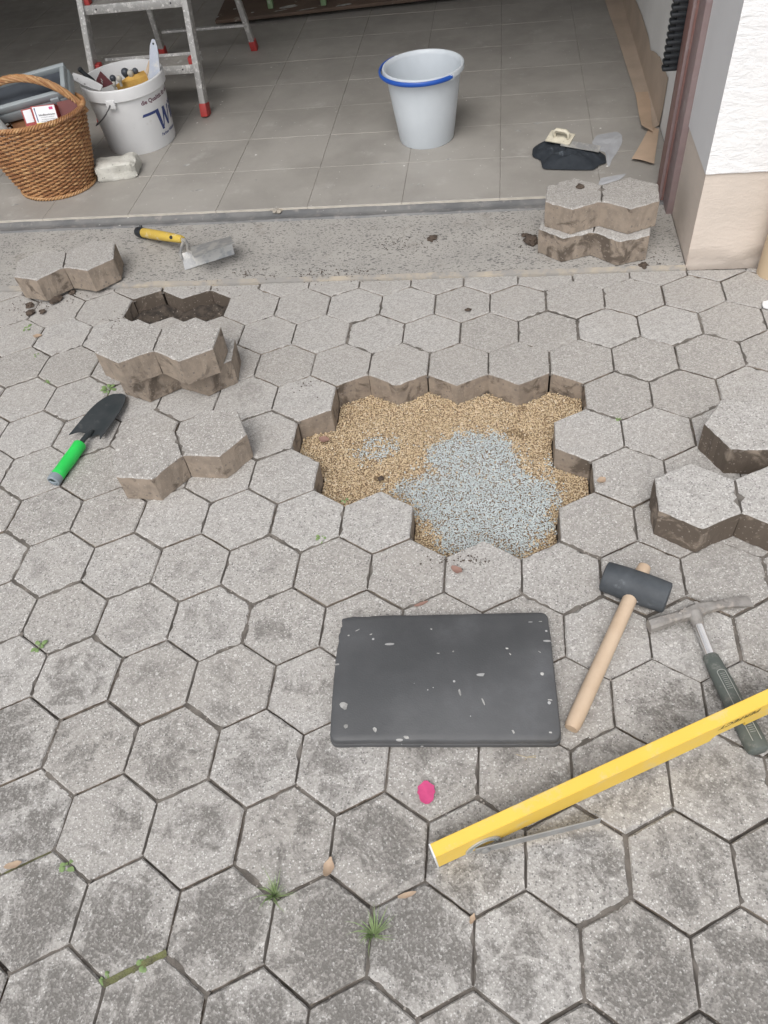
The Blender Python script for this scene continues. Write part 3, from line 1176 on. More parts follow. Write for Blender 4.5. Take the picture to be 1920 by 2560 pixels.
# beige plinth with a crumbling lower edge: front face as a grid
K, Lz = 90, 14
vs, fs = [], []
for i in range(K + 1):
    x = 1.203 + 3.0 * (i / K) ** 1.6
    for k in range(Lz + 1):
        t = k / Lz
        z = -.02 + (PZ + .02) * t
        y = 1.762 + .0015 * fbm(x * 12, z * 12)
        if z < .05:
            e = .03 + .02 * fbm(x * 13, 4.4)
            if z < e:
                y += .008 + .004 * fbm(x * 50, z * 50)
        vs.append((x, y, z))
for i in range(K):
    for k in range(Lz):
        fs.append((i * (Lz + 1) + k, (i + 1) * (Lz + 1) + k, (i + 1) * (Lz + 1) + k + 1, i * (Lz + 1) + k + 1))
m.add(vs, fs)
m.add([(1.203, 1.762, -.02), (1.203, 2.046, -.02), (1.203, 2.046, PZ), (1.203, 1.762, PZ)], [(0, 3, 2, 1)])
hbuild(m, 'plinth', M['plinth'])
m = MB()
K, Lz = 60, 60
vs, fs = [], []
for i in range(K + 1):
    x = 1.200 + 3.0 * (i / K) ** 1.8
    for k in range(Lz + 1):
        z = PZ + .002 * fbm(x * 20, 1.1) * (k == 0) * 2 + (2.9 - PZ) * (k / Lz) ** 1.7
        sm = min(1, max(0, (x - 1.203) / .02))
        y = 1.757 + sm * (.0018 * fbm(x * 26, z * 44 + x * 14, 0, 6))
        vs.append((x, y, z))
for i in range(K):
    for k in range(Lz):
        fs.append((i * (Lz + 1) + k, (i + 1) * (Lz + 1) + k, (i + 1) * (Lz + 1) + k + 1, i * (Lz + 1) + k + 1))
m.add(vs, fs)
m.add([(1.2, 1.757, PZ), (4.2, 1.757, PZ), (4.2, 1.775, PZ), (1.2, 1.775, PZ)], [(0, 3, 2, 1)])
hbuild(m, 'wall', M['white_wall'])
m = MB()
m.add([(1.2, 1.757, PZ), (1.2, 2.046, PZ), (1.2, 2.046, 2.12), (1.2, 1.757, 2.12)], [(0, 3, 2, 1)])
hbuild(m, 'reveal', M['reveal'])
m = MB()
m.box((-.7, 1.90, 2.52), (3.80, .28, .80))
hbuild(m, 'lintel', M['white_wall'])
m = MB()
m.box((-3.4, 1.90, 1.2), (2.4, .28, 2.6))
hbuild(m, 'wall', M['white_wall'])
# inside walls and ceiling
m = MB()
m.box((1.336, 4.6, 1.2), (.2, 5.0, 2.5))
iw = hbuild(m, 'inner_wall', M['inner_wall'])
m = MB()
m.box((-2.66, 4.6, 1.2), (.16, 5.0, 2.5))
hbuild(m, 'inner_wall', M['inner_dark'])
m = MB()
m.box((-.6, 6.05, 1.2), (4.3, .14, 2.5))
hbuild(m, 'inner_wall', M['inner_dark'])
m = MB()
m.box((-.6, 4.1, 2.52), (4.6, 4.2, .12))
hbuild(m, 'ceiling', M['ceil'])
# brown steel door frame
fr = MB()
fr.box((1.212, 2.172, 1.07), (.078, .082, 2.14), bev=.004)
frame_o = hbuild(fr, 'door_frame', M['brown'])
fr = MB()
fr.box((1.222, 2.088, 1.07), (.076, .080, 2.14), bev=.003)
hbuild(fr, 'frame_jamb', M['brown2'], frame_o)
fr = MB()
fr.box((1.174, 2.131, 1.07), (.008, .006, 2.12), bev=.001)
hbuild(fr, 'frame_lip', M['brown2'], frame_o)
# black ribbed hose behind the frame
rb = MB()
zb = py(1660, 172, 2.226).z
xb = py(1655, 172, 2.226).x
for k in range(60):
    z = zb + .0175 * k
    rb.box((xb + .022, 2.232, z), (.044, .030, .0120), bev=.0045, seg=2)
rb.box((xb + .030, 2.232, zb + .0175 * 30), (.024, .022, .0175 * 60))
hbuild(rb, 'ribbed_hose', M['black_plastic'], frame_o)
# cream downpipe at the wall
dp = thing('downpipe', 'cream downpipe standing against the beige plinth of the house', 'downpipe', (0, 0, 0))
c = gp(1893, 692, 0)
m = MB()
m.lathe([(.038, 0), (.040, .002), (.040, 2.6), (.036, 2.6), (.036, .0)], 24, c=(c.x + .042, 1.714, -.003))
m.build('pipe', M['pipe'], dp)
m = MB()
m.box((c.x + .042, 1.757, 1.2), (.02, .02, .03))
m.lathe([(.0415, 0), (.044, .002), (.044, .028), (.0415, .03)], 24, c=(c.x + .042, 1.714, 1.185))
m.build('bracket', M['steel'], dp)

# ------------------------------------------------------------------ kraft paper along the inner wall
WX = 1.2355
kp = thing('masking_paper', 'torn brown masking paper along the foot of the garage inner wall', 'masking paper', (1.2, 2.4, FZ))
KO = Vector((1.2, 2.4, FZ))
edge_floor = [gp(1589, 240, FZ), gp(1578, 205, FZ), gp(1570, 181, FZ), gp(1545, 100, FZ), gp(1528, 50, FZ), gp(1511, 0, FZ)]
d = edge_floor[-1] - edge_floor[-2]
edge_floor += [edge_floor[-1] + d * 1.0, edge_floor[-1] + d * 3]
wall_top = [(1667, 194), (1650, 150), (1640, 138), (1626, 132), (1622, 100), (1605, 45), (1587, 0)]
wt_pts = [px(u, v, WX) for u, v in wall_top]
d = wt_pts[-1] - wt_pts[-2]
wt_pts += [wt_pts[-1] + d, wt_pts[-1] + d * 3]


def interp(L, y):
    for a, b in zip(L[:-1], L[1:]):
        if a.y <= y <= b.y:
            t = (y - a.y) / max(1e-6, b.y - a.y)
            return a.lerp(b, t)
    return L[0].copy() if y < L[0].y else L[-1].copy()


grid = []
y = 2.62
while y < 5.4:
    a = interp(edge_floor, max(y, edge_floor[0].y))
    b = interp(wt_pts, max(y, wt_pts[0].y))
    xw = WX - .0025
    zt = min(.22, max(.03, b.z - FZ)) + .004 * fbm(y * 20, 2)
    row = []
    for t in (0, .3, .6, .85):
        row.append((a.x + (xw - .012 - a.x) * t, y, FZ + .0022 + .0016 * (fbm(y * 8, t * 4) + .6)))
    row.append((xw - .004, y, FZ + .008))
    for t in (.35, .7, 1):
        row.append((xw - .0006 * abs(fbm(y * 6, t * 3)), y, FZ + .010 + zt * t))
    grid.append([tuple(Vector(q) - KO) for q in row])
    y += .035
m = MB()
m.sheet(grid, .0006)
m.build('strip', M['kraft'], kp)


def paper_piece(corners, th, name, mat, curl):
    a, b, c_, d_ = corners
    g_ = []
    for i in range(9):
        row = []
        for k in range(9):
            s, t = i / 8, k / 8
            q = a.lerp(b, s).lerp(d_.lerp(c_, s), t)
            q = q + Vector((0, 0, .0016 + curl(s, t) + .0012 * (1 + fbm(q.x * 30, q.y * 30))))
            row.append(q - KO)
        g_.append(row)
    m = MB()
    m.sheet(g_, th)
    return m.build(name, mat, kp)


q = [gp(1602, 326, FZ), gp(1630, 338, FZ), gp(1640, 232, FZ), gp(1588, 236, FZ)]
for p_ in q:
    p_.x = min(p_.x, WX - .004)
paper_piece([q[0], q[1], q[2], q[3]], .0006, 'torn_flap', M['kraft2'], lambda s, t: .012 * max(0, 1 - t * 3) * (1 - s * .4) + .004)
q = [gp(1578, 404, FZ), gp(1634, 417, FZ), gp(1662, 325, FZ), gp(1625, 318, FZ)]
for p_ in q:
    p_.x = min(p_.x, 1.228)
paper_piece([q[0], q[1], q[2], q[3]], .0006, 'torn_flap', M['kraft2'], lambda s, t: .010 * max(0, 1 - t * 2.5) * (1 - .7 * abs(s - .5)) + .001)

# ------------------------------------------------------------------ loose paving stones (two hexagons each)
DH = [[Vector(((x + a) * Q3 * S, b * S)) for a, b in HEXV] for x in (-.5, .5)]
loose = [
    ((-.703, 1.770, .0105), 15.0, 'lone lifted paving stone straddling the threshold edge beside the small soil hole', .45, .25, (.010, -.012)),
    ((-.206, 1.250, .0815), 1.2, 'upper lifted paving stone of the pair piled next to the green trowel', .35, .85, (.004, .004)),
    ((-.196, 1.288, .0), 8.0, 'lower lifted paving stone of the pair piled next to the green trowel', .52, .8, (0, 0)),
    ((-.090, .953, .0), 26.7, 'lone lifted paving stone turned askew between the green trowel and gravel hole', .45, 1.0, (0, 0)),
    ((.958, 1.893, .0865), -4.5, 'upper lifted paving stone piled on the threshold by the white pillar', .44, .5, (.004, -.004)),
    ((.946, 1.868, .0058), -10.5, 'lower lifted paving stone piled on the threshold by the white pillar', .58, .5, (0, 0)),
    ((1.152, .801, .0), -1.2, 'loose paving stone with dark damp sides lying right above the rubber mallet', .95, .9, (0, 0)),
    ((1.279, .970, .0), -32.0, 'loose paving stone turned steeply behind another one beside the gravel hole', .98, .9, (0, 0)),
]
for (c, yw, lab, soil_a, worn, tl) in loose:
    me = stone_mesh('loose_paving_stone', DH, 0.0, gap=.0018, depth=.079, bottom=True, rough=1.6)
    o = link('loose_paving_stone', me)
    o.location = (c[0], c[1], c[2] + .0795)
    o.rotation_euler = (tl[0], tl[1], R_(yw))
    o['lichen'] = .05
    o['worn'] = float(worn)
    o['soil'] = float(soil_a)
    tag(o, lab, 'paving stone', 'lifted paving stones')

# ------------------------------------------------------------------ kneeling mat
c = [gp(855, 1541, .021), gp(1372, 1538, .021), gp(1394, 1848, .021), gp(826, 1858, .021)]
cc = (c[0] + c[1] + c[2] + c[3]) / 4
ux = ((c[1] - c[0]) + (c[2] - c[3])).normalized()
mat_o = thing('kneeling_mat', 'black foam kneeling mat with a chewed corner and dried paint splashes', 'kneeling mat', (cc.x, cc.y, .0015), math.atan2(ux.y, ux.x))
HW, HH = .2045, .1320


def mat_outline(ins=0.0, k=12):
    P = []
    r = .014
    W, H = HW - ins, HH - ins
    for (sx, sy, a0) in ((1, -1, -90), (1, 1, 0), (-1, 1, 90), (-1, -1, 180)):
        for q in range(6):
            a = R_(a0 + 90 * q / 5)
            P.append(Vector((sx * (W - r) + r * math.cos(a), sy * (H - r) + r * math.sin(a))))
    out = []
    for i in range(len(P)):
        a, b = P[i], P[(i + 1) % len(P)]
        L = (b - a).length
        n_ = max(1, int(L / .008))
        for q in range(n_):
            out.append(a.lerp(b, q / n_))
    res = []
    for q in out:
        # chewed upper left corner
        d_ = max(0, 1 - (q - Vector((-HW, HH))).length / .085)
        b_ = d_ * .010 * (.5 + fbm(q.x * 60, q.y * 60, 3.1)) if d_ > 0 else 0
        n_ = .0010 * fbm(q.x * 25, q.y * 25)
        v_ = q.normalized()
        res.append(q - v_ * (max(0, b_) + n_))
    return res


def mat_bow(x, y):
    return .019 * max(0, 1 - (y / HH) ** 2) * (1 - .35 * (x / HW) ** 2) + .0022 * fbm(x * 7, y * 7, 2)


def mat_layer(z0, z1, bev, ins):
    O = mat_outline(ins)
    n_ = len(O)
    rings = [(1.0, z0, 0), (1.0, z1 - bev, 0), (1.0, z1 - bev * .3, bev * .35), (1.0, z1, bev)]
    vs, fs = [], []
    for _, z, b_ in rings:
        for q in O:
            d_ = q.normalized()
            vs.append((q.x - d_.x * b_, q.y - d_.y * b_, z))
    for i in range(3):
        for k in range(n_):
            k2 = (k + 1) % n_
            fs.append((i * n_ + k, i * n_ + k2, (i + 1) * n_ + k2, (i + 1) * n_ + k))
    # top as concentric rings with gentle sag
    base = 3 * n_
    prev = base
    for t in (.93, .85, .75, .65, .55, .45, .35, .25, .15):
        st = len(vs)
        for k in range(n_):
            q = vs[base + k]
            vs.append((q[0] * t, q[1] * t, z1))
        for k in range(n_):
            k2 = (k + 1) % n_
            fs.append((prev + k, prev + k2, st + k2, st + k))
        prev = st
    fs.append(tuple(prev + k for k in range(n_)))
    fs.append(tuple(range(n_))[::-1])
    m_ = MB()
    m_.add([(q[0], q[1], q[2] + mat_bow(q[0], q[1])) for q in vs], fs)
    return m_


mat_layer(0, .0105, .0015, 0).build('bottom_layer', M['foam'], mat_o)
top_l = mat_layer(.0110, .0245, .004, .0012).build('top_layer', M['foam'], mat_o)
sp_ = MB()
Minv = Matrix.Rotation(-math.atan2(ux.y, ux.x), 4, 'Z')
for k, (u, v, a, b, an) in enumerate([(230, 270, 6, 4, 0), (370, 265, 9, 3, .3), (285, 235, 14, 2.5, .5), (750, 230, 6, 4, 0), 
                                      (160, 460, 12, 5, .1), (795, 398, 9, 3, 0), (888, 385, 5, 4, 1.2), (1225, 365, 8, 4, -.4),
                                      (1245, 402, 7, 3, -1.0), (1430, 383, 8, 3, -.6), (1445, 520, 8, 9, 0), (930, 640, 7, 17, .25), (1075, 690, 4, 24, .35),
                                      (200, 710, 17, 26, .3), (210, 835, 10, 14, 0), (393, 855, 9, 17, .3), (590, 900, 15, 8, -.5), (1265, 868, 5, 12, .4),
                                      (1495, 678, 12, 3, 0), (1500, 870, 8, 5, -.2), 
                                       (1435, 178, 10, 2.5, 0), (690, 955, 8, 3, 0)]):
    q = gp(780 + u / 2.5136, 1480 + v / 2.5136, .036)
    loc = Minv @ (q - Vector((cc.x, cc.y, 0)))
    mm = .00037
    splat(sp_, (loc.x, loc.y, .0249 + mat_bow(loc.x, loc.y)), a * mm, b * mm, an, h=.0006, seed=k * 3.3)
tag(sp_.build('paint_splash', M['splash'], top_l, smooth=60), kind='stuff')

# ------------------------------------------------------------------ rubber mallet
hr = .0325
hl, hrr = gp(1519, 1443, hr), gp(1660, 1492, hr)
ax = (hrr - hl).normalized()
hc = (hl + hrr) / 2
end = gp(1428, 1822, .0135)
ml = thing('rubber_mallet', 'black rubber mallet with pale wooden handle lying right of the kneeling mat', 'mallet', (hc.x, hc.y, 0))
HM = Vector((hc.x, hc.y, 0))
m = MB()
L2 = .0635
pr = [(0, -L2), (.0255, -L2), (.0300, -L2 + .002), (.0308, -L2 + .006), (hr, -.02), (hr, .02), (.0308, L2 - .006), (.0300, L2 - .002), (.0255, L2), (0, L2)]
Mx = frame(hc - HM, ax) @ Matrix.Rotation(math.pi / 2, 4, 'Y')
m.lathe(pr, 36, M=Mx)
m.build('head', M['rubber'], ml)
m = MB()
hd = (end - hc).normalized()
st_ = hc - hd * .052
pts = [st_.lerp(end, t) - HM for t in (0, .03, .06, .25, .5, .75, .93, .985, 1)]
m.tube(pts, [.0125, .0138, .0138, .0138, .0140, .0146, .0146, .0138, .0118], 18)
m.build('handle', M['wood'], ml)

# ------------------------------------------------------------------ mason's hammer
hz = .016
hcn = gp(1733, 1530, hz)
lft, rgt = gp(1622, 1566, hz), gp(1872, 1487, .010)
g0, g1 = gp(1774, 1638, .017), gp(1898, 1880, .017)
mh = thing('bricklayer_hammer', 'bricklayer hammer with chrome shaft and dirty grey green grip under the spirit level', 'hammer', (hcn.x, hcn.y, 0))
HM = Vector((hcn.x, hcn.y, 0))
m = MB()


def loft(mb, secs, mi=0):
    """secs: list of (centre, across, up, half-width, half-height)"""
    vs, fs = [], []
    for (c_, a_, u_, w_, h_) in secs:
        for (x, y) in ((-1, -.6), (-.6, -1), (.6, -1), (1, -.6), (1, .6), (.6, 1), (-.6, 1), (-1, .6)):
            vs.append(c_ + a_ * w_ * .86 * x + u_ * h_ * .9 * y)
    n_ = 8
    for i in range(len(secs) - 1):
        for k in range(n_):
            k2 = (k + 1) % n_
            fs.append((i * n_ + k, i * n_ + k2, (i + 1) * n_ + k2, (i + 1) * n_ + k))
    fs.append(tuple(range(n_))[::-1])
    fs.append(tuple((len(secs) - 1) * n_ + k for k in range(n_)))
    mb.add(vs, fs, mi)


dh = (g1 - g0).normalized()
dh.z = 0
dh.normalize()
up = Vector((0, 0, 1))
secs = []
for t, w_, h_ in ((0, .0120, .0125), (.06, .0130, .0135), (.30, .0125, .0130), (.55, .0105, .0110), (.85, .0125, .0120), (1, .0155, .0135)):
    c_ = lft.lerp(hcn, t) - HM
    c_.z = .0160
    secs.append((c_, dh, up, w_, h_))
for t, w_, h_, z in ((.12, .0150, .0130, .016), (.25, .0115, .0110, .0155), (.45, .0105, .0085, .0140), (.70, .0120, .0060, .0105), (.92, .0140, .0035, .0068), (1, .0145, .0016, .0045)):
    c_ = hcn.lerp(rgt, t) - HM + dh * (.012 * t * t)
    c_.z = z
    secs.append((c_, dh, up, w_, h_))
loft(m, secs)
sh0 = hcn - HM + dh * .004
sh0.z = .0165
g0l, g1l = g0 - HM, g1 - HM
m.tube([sh0, sh0.lerp(g0l, .22), sh0.lerp(g0l, .30)], [.0150, .0112, .0098], 16)
# clods stuck to the head
for (u, v) in ((1787, 1497), (1712, 1521), (1640, 1550), (1742, 1507), (1700, 1530), (1820, 1496)):
    q = gp(u, v, .028) - HM
    bm = bmesh.new()
    bmesh.ops.create_icosphere(bm, subdivisions=1, radius=.005)
    for v_ in bm.verts:
        v_.co *= 1 + .5 * random.uniform(-1, 1)
        v_.co.z *= .5
    bmesh.ops.translate(bm, vec=(q.x, q.y, .026 if u < 1790 else .020), verts=bm.verts)
    m.bm(bm)
m.build('head', M['hammer_steel'], mh)
m = MB()
m.tube([sh0.lerp(g0l, .25), g0l + (g1l - g0l) * .05], .0088, 20)
m.build('shaft', M['chrome'], mh)
m = MB()
gl = (g1l - g0l).length
gp_ = [g0l.lerp(g1l, t) for t in (0, .02, .10, .30, .55, .80, .93, .985, 1.0)]
m.tube(gp_, [.0105, .0128, .0138, .0155, .0160, .0172, .0178, .0165, .0125], 20, flat=(1.12, .92))
grip = m.build('grip', M['grip'], mh)
m = MB()
gd = (g1l - g0l).normalized()
gs = gd.cross(up).normalized()


def gtop(t, off):
    rr_ = np.interp(t, [0, .1, .3, .55, .8, .93], [.0105, .0138, .0155, .0160, .0172, .0178])
    q = g0l.lerp(g1l, t) + gs * off
    q.z = g0l.lerp(g1l, t).z + rr_ * .92 * math.sqrt(max(0, 1 - (off / (rr_ * 1.12)) ** 2)) + .0002
    return q


loop = [gtop(.22 + .70 * k / 14, -.0075) for k in range(15)]
m.tube(loop, .0007, 5)
loop = [gtop(.22 + .70 * k / 14, .0075) for k in range(15)]
m.tube(loop, .0007, 5)
m.tube([gtop(.22 - .022 * math.sin(math.pi * k / 8), -.0075 * math.cos(math.pi * k / 8)) for k in range(9)], .0007, 5)
for t0, t1, n_ in ((.24, .40, 9), (.66, .84, 10)):
    for k in range(n_):
        t = t0 + (t1 - t0) * k / (n_ - 1)
        m.tube([gtop(t, -.0045 + .009 * q / 3) for q in range(4)], .00045, 4)
m.build('grip_ridges', M['grip_line'], grip)

# ------------------------------------------------------------------ spirit level leaning on the hammer grip
lv = thing('spirit_level', 'yellow box spirit level with swung out steel arm lying across the hammer grip', 'spirit level', (.5808, .066, .0012), rot=(0, -R_(3.35), R_(26.8)))
LL, LW, LH = .80, .0215, .0575
xn0, xn1 = .498, .565
prof = [(0, 0), (xn0, 0), (xn0 + .003, .011), (xn0 + .010, .0165), (xn1 - .001, .0165), (xn1, 0), (LL, 0), (LL, LH), (0, LH)]
m = MB()
bmv = bmesh.new()
vv = [bmv.verts.new((x, 0, z)) for x, z in prof]
f_ = bmv.faces.new(vv)
ex = bmesh.ops.extrude_face_region(bmv, geom=[f_])
bmesh.ops.translate(bmv, vec=(0, LW, 0), verts=[q for q in ex['geom'] if isinstance(q, bmesh.types.BMVert)])
bmesh.ops.recalc_face_normals(bmv, faces=bmv.faces)
bmesh.ops.bevel(bmv, geom=[e for e in bmv.edges if abs(e.verts[0].co.x - e.verts[1].co.x) > .05], offset=.0012, segments=2, affect='EDGES')
m.bm(bmv)
m.build('body', M['yellow'], lv, smooth=30)
m = MB()
m.box((-.0012, LW / 2, LH / 2), (.003, LW + .001, LH + .001), bev=.0008)
cap = m.build('end_cap', M['white_plastic'], lv)
m = MB()
m.box((-.0030, LW / 2, LH * .62), (.002, LW * .42, LH * .34), bev=.0006)
m.build('cap_slot', M['cap'], cap)
# print upside down along the near face
vs, fs = text_geo('PERFECT', .0125, offset=.00015, shear=.30)
w_ = max(q.x for q in vs)
m = MB()
sc_ = (.062 + .012) / w_
m.add([(xn1 + .022 - q.x * sc_ * 1.1, -.0003, LH - .0085 - q.y * 1.25 - .010 * 0) for q in vs], fs)
m.build('print', M['ink'], lv, smooth=0)
# dial and bevel arm on the near face
m = MB()
Mr = Matrix.Translation((.078, -.0004, .006)) @ Matrix.Rotation(math.pi / 2, 4, 'X')


def half_ring(mb, r0, r1, h, a0, a1, n_, M_, mi=0):
    vs, fs = [], []
    for k in range(n_ + 1):
        a = a0 + (a1 - a0) * k / n_
        for r, z in ((r0, 0), (r1, 0), (r1, h), (r0, h)):
            vs.append((r * math.cos(a), r * math.sin(a), z))
    for k in range(n_):
        for q in range(4):
            q2 = (q + 1) % 4
            fs.append((k * 4 + q, (k + 1) * 4 + q, (k + 1) * 4 + q2, k * 4 + q2))
    mb.add(vs, fs, mi, M_)


half_ring(m, .0215, .0300, .0016, 0, math.pi, 28, Mr)
dial = m.build('dial', M['dial'], lv)
m = MB()
half_ring(m, .0295, .0312, .0022, 0, math.pi, 28, Mr)
half_ring(m, .0200, .0215, .0022, 0, math.pi, 28, Mr)
for k in range(13):
    a = math.pi * k / 12
    m.box((0, 0, 0), (.004, .0006, .0006), M=Mr @ Matrix.Rotation(a, 4, 'Z') @ Matrix.Translation((.0255, 0, .0018)))
m.build('dial_rim', M['steel'], dial)
arm_dir = R_(-9.5)
m = MB()
A0 = Vector((.062, -.004, .0010))
Ma = Matrix.Translation(A0) @ Matrix.Rotation(arm_dir, 4, 'Z') @ Matrix.Rotation(R_(3.2), 4, 'Y')
m.box((.104, -.0012, .0125), (.208, .0022, .0235), M=Ma, bev=.0004, seg=1)
m.lathe([(0, 0), (.0075, 0), (.0075, .003), (.006, .004), (0, .004)], 18, M=Ma @ Matrix.Translation((.016, -.0024, .0125)) @ Matrix.Rotation(math.pi / 2, 4, 'X'))
M['arm_steel'] = plain('dull_arm_steel', (.36, .36, .355), (.30, .30, .295), 20, .5, metal=.3)
m.build('bevel_arm', M['arm_steel'], lv)

# ------------------------------------------------------------------ green hand trowel
te, tt_ = gp(133, 1205, .016), gp(303, 980, .012)
gt = thing('hand_trowel', 'garden hand trowel with black blade and bright green handle', 'trowel', (te.x, te.y, 0))
HM = Vector((te.x, te.y, 0))
xd = (tt_ - te)
xd.z = 0
Lt = xd.length
Mg = frame(Vector((0, 0, 0)), xd)
m = MB()
hl_ = Lt * .385
m.tube([(.018, 0, .0172), (.022, 0, .0172), (hl_ * .3, 0, .0172), (hl_ * .55, 0, .0172), (hl_ * .8, 0, .0175), (hl_ * .97, 0, .0185), (hl_, 0, .0187)],
       [.0155, .0166, .0158, .0168, .0160, .0166, .0145], 18, M=Mg)
hand = m.build('handle', M['green'], gt)
m = MB()
m.lathe([(.0115, 0), (.0160, .002), (.0168, .010), (.0158, .020), (.0125, .020), (.0115, .010), (.0090, .004), (.0105, 0)], 20,
        M=Mg @ Matrix.Translation((-.001, 0, .0172)) @ Matrix.Rotation(math.pi / 2, 4, 'Y'))
m.tube([(.001, -.011, .0155), (-.001, 0, .0155), (.001, .011, .0155)], .0022, 6, M=Mg)
m.build('hanging_cap', M['cap'], gt)
m = MB()
b0 = Lt * .475
m.tube([(hl_ - .004, 0, .0187), (hl_ + .02, 0, .0190), (b0 + .002, 0, .0165), (b0 + .025, 0, .0135)], [.0068, .0066, .0075, .0050], 12, M=Mg)
grid = []
nb = 18
for i in range(nb + 1):
    t = i / nb
    hwid = .0470 * (1 - .10 * t) * math.sqrt(max(0.0, 1 - max(0, (t - .42) / .58) ** 2.2))
    hwid = max(hwid, .0012)
    row = []
    for k in range(11):
        s = k / 5 - 1
        # two-lobed shoulder at the neck
        notch = .018 * (1 - abs(s)) ** .8 * 0 + (-.010 * (abs(s) ** 3) + .012 * (1 - s * s) * 0) * (1 - t) ** 8
        x = b0 + (Lt - b0) * t + notch + (.016 * abs(math.sin(s * math.pi)) * (1 - t) ** 10)
        z = .0095 + .0125 * (s * s) * (hwid / .0470) - .0035 * t
        row.append((x, s * hwid, z))
    grid.append(row)
m.sheet(grid, .0016, M=Mg)
m.build('blade', M['dark_blade'], gt)

# ------------------------------------------------------------------ corner trowel on the threshold
ct = thing('corner_trowel', 'corner trowel with folded steel blade and worn yellow handle on the threshold', 'trowel', tuple(gp(500, 640, .006)))
HM = Vector(ct.location)


def quad_sheet(mb, a, b, c_, d_, th=.0014, n1=6, n2=10, wob=.0006):
    g_ = []
    for i in range(n1 + 1):
        row = []
        for k in range(n2 + 1):
            s, t = i / n1, k / n2
            q = a.lerp(b, t).lerp(d_.lerp(c_, t), s) - HM
            row.append(q + Vector((0, 0, wob * fbm(q.x * 30, q.y * 30, 3))))
        g_.append(row)
    mb.sheet(g_, th)


z5 = lambda u, v, z: gp(320 + u / 5.925, 540 + v / 5.925, z)
fl_, fr_ = z5(905, 470, .064), z5(1508, 300, .060)
m = MB()
quad_sheet(m, z5(842, 802, .0075), z5(1582, 566, .0075), fr_ - Vector((0, .002, .002)), z5(790, 560, .050), .0015)
m.build('lower_wing', M['plaster_steel'], ct)
m = MB()
quad_sheet(m, z5(985, 622, .088), z5(1578, 398, .086), fr_, fl_, .0015)
m.build('upper_wing', M['plaster_steel'], ct)
m = MB()
hf, he = z5(805, 345, .062), z5(150, 235, .024)
sk = [hf, z5(850, 360, .066), z5(880, 430, .072), z5(890, 520, .080), z5(940, 540, .084)]
m.tube([q - HM for q in sk], [.005, .005, .0048, .0045, .004], 10)
sk = [hf, z5(815, 400, .060), z5(790, 470, .056), z5(775, 560, .050), z5(800, 640, .044)]
m.tube([q - HM for q in sk], [.005, .005, .005, .005, .0035], 10)
m.build('tang', M['plaster_steel'], ct)
m = MB()
hp = [hf.lerp(he, t) - HM for t in (0, .04, .2, .45, .7, .86, .88)]
m.tube(hp, [.0105, .0125, .0142, .0158, .0165, .0160, .0150], 18)
M['worn_yellow'] = plain('worn_yellow_grip', (.60, .43, .075), (.52, .36, .07), 18, .6, dirt=(.62, .57, .45), dirt_amt=(.55, .68), dirt_scale=30, bump=.5, bscale=240)
yh = m.build('handle', M['worn_yellow'], ct)
m = MB()
m.tube([hf.lerp(he, t) - HM for t in (.86, .88, .96, 1.0, 1.01)], [.0150, .0172, .0176, .0165, .0120], 18)
q = hf.lerp(he, .94) - HM
m.tube([q, q + Vector((.004, .012, .020))], [.006, .0045], 8)
m.build('end_cap', M['black_plastic'], ct)
m = MB()
q = hf.lerp(he, .17) - HM
tod = (Vector(CAM_C) - (q + HM)).normalized()
hdv = (he - hf).normalized()
tn = (tod - hdv * tod.dot(hdv)).normalized()
m.lathe([(0, 0), (.0052, 0), (.0058, .0010), (.0052, .0018), (0, .0018)], 16, M=frame(q + tn * .0132, hdv, tn) @ Matrix.Diagonal((1.5, 1, 1, 1)))
m.build('grip_button', M['black_plastic'], yh)

# ------------------------------------------------------------------ pale grey bucket
bk = thing('bucket', 'empty pale grey household bucket with blue carrying handle', 'bucket', (.391, 2.65, FZ))
m = MB()
m.lathe([(0, .004), (.092, .004), (.094, 0), (.099, 0), (.1020, .006), (.1180, .120), (.1325, .226), (.1335, .233), (.1420, .2345), (.1455, .2375), (.1462, .2500),
         (.1440, .2545), (.1395, .2550), (.1335, .2500), (.1310, .2400), (.1160, .120), (.0985, .009), (0, .0085)], 72)
m.build('body', M['grey_plastic'], bk)
aR, zR = pcyl(1128, 174, (.391, 2.65), .147)
m = MB()
pts = []
a0, a1 = aR, aR - math.pi
for k in range(37):
    t = k / 36
    a = a0 + (a1 - a0) * t
    r = .1500 + .0055 * math.sin(math.pi * t)
    z = .2455 - .001 * math.sin(math.pi * t)
    pts.append((r * math.cos(a), r * math.sin(a), z))
m.tube(pts, .0062, 10, flat=(.75, 1.25))
m.build('handle', M['blue_plastic'], bk)
for a in (a0, a1):
    m = MB()
    Mq = Matrix.Rotation(a, 4, 'Z')
    m.box((.1485, 0, .244), (.010, .020, .018), M=Mq, bev=.003)
    m.build('handle_lug', M['grey_plastic'], bk)

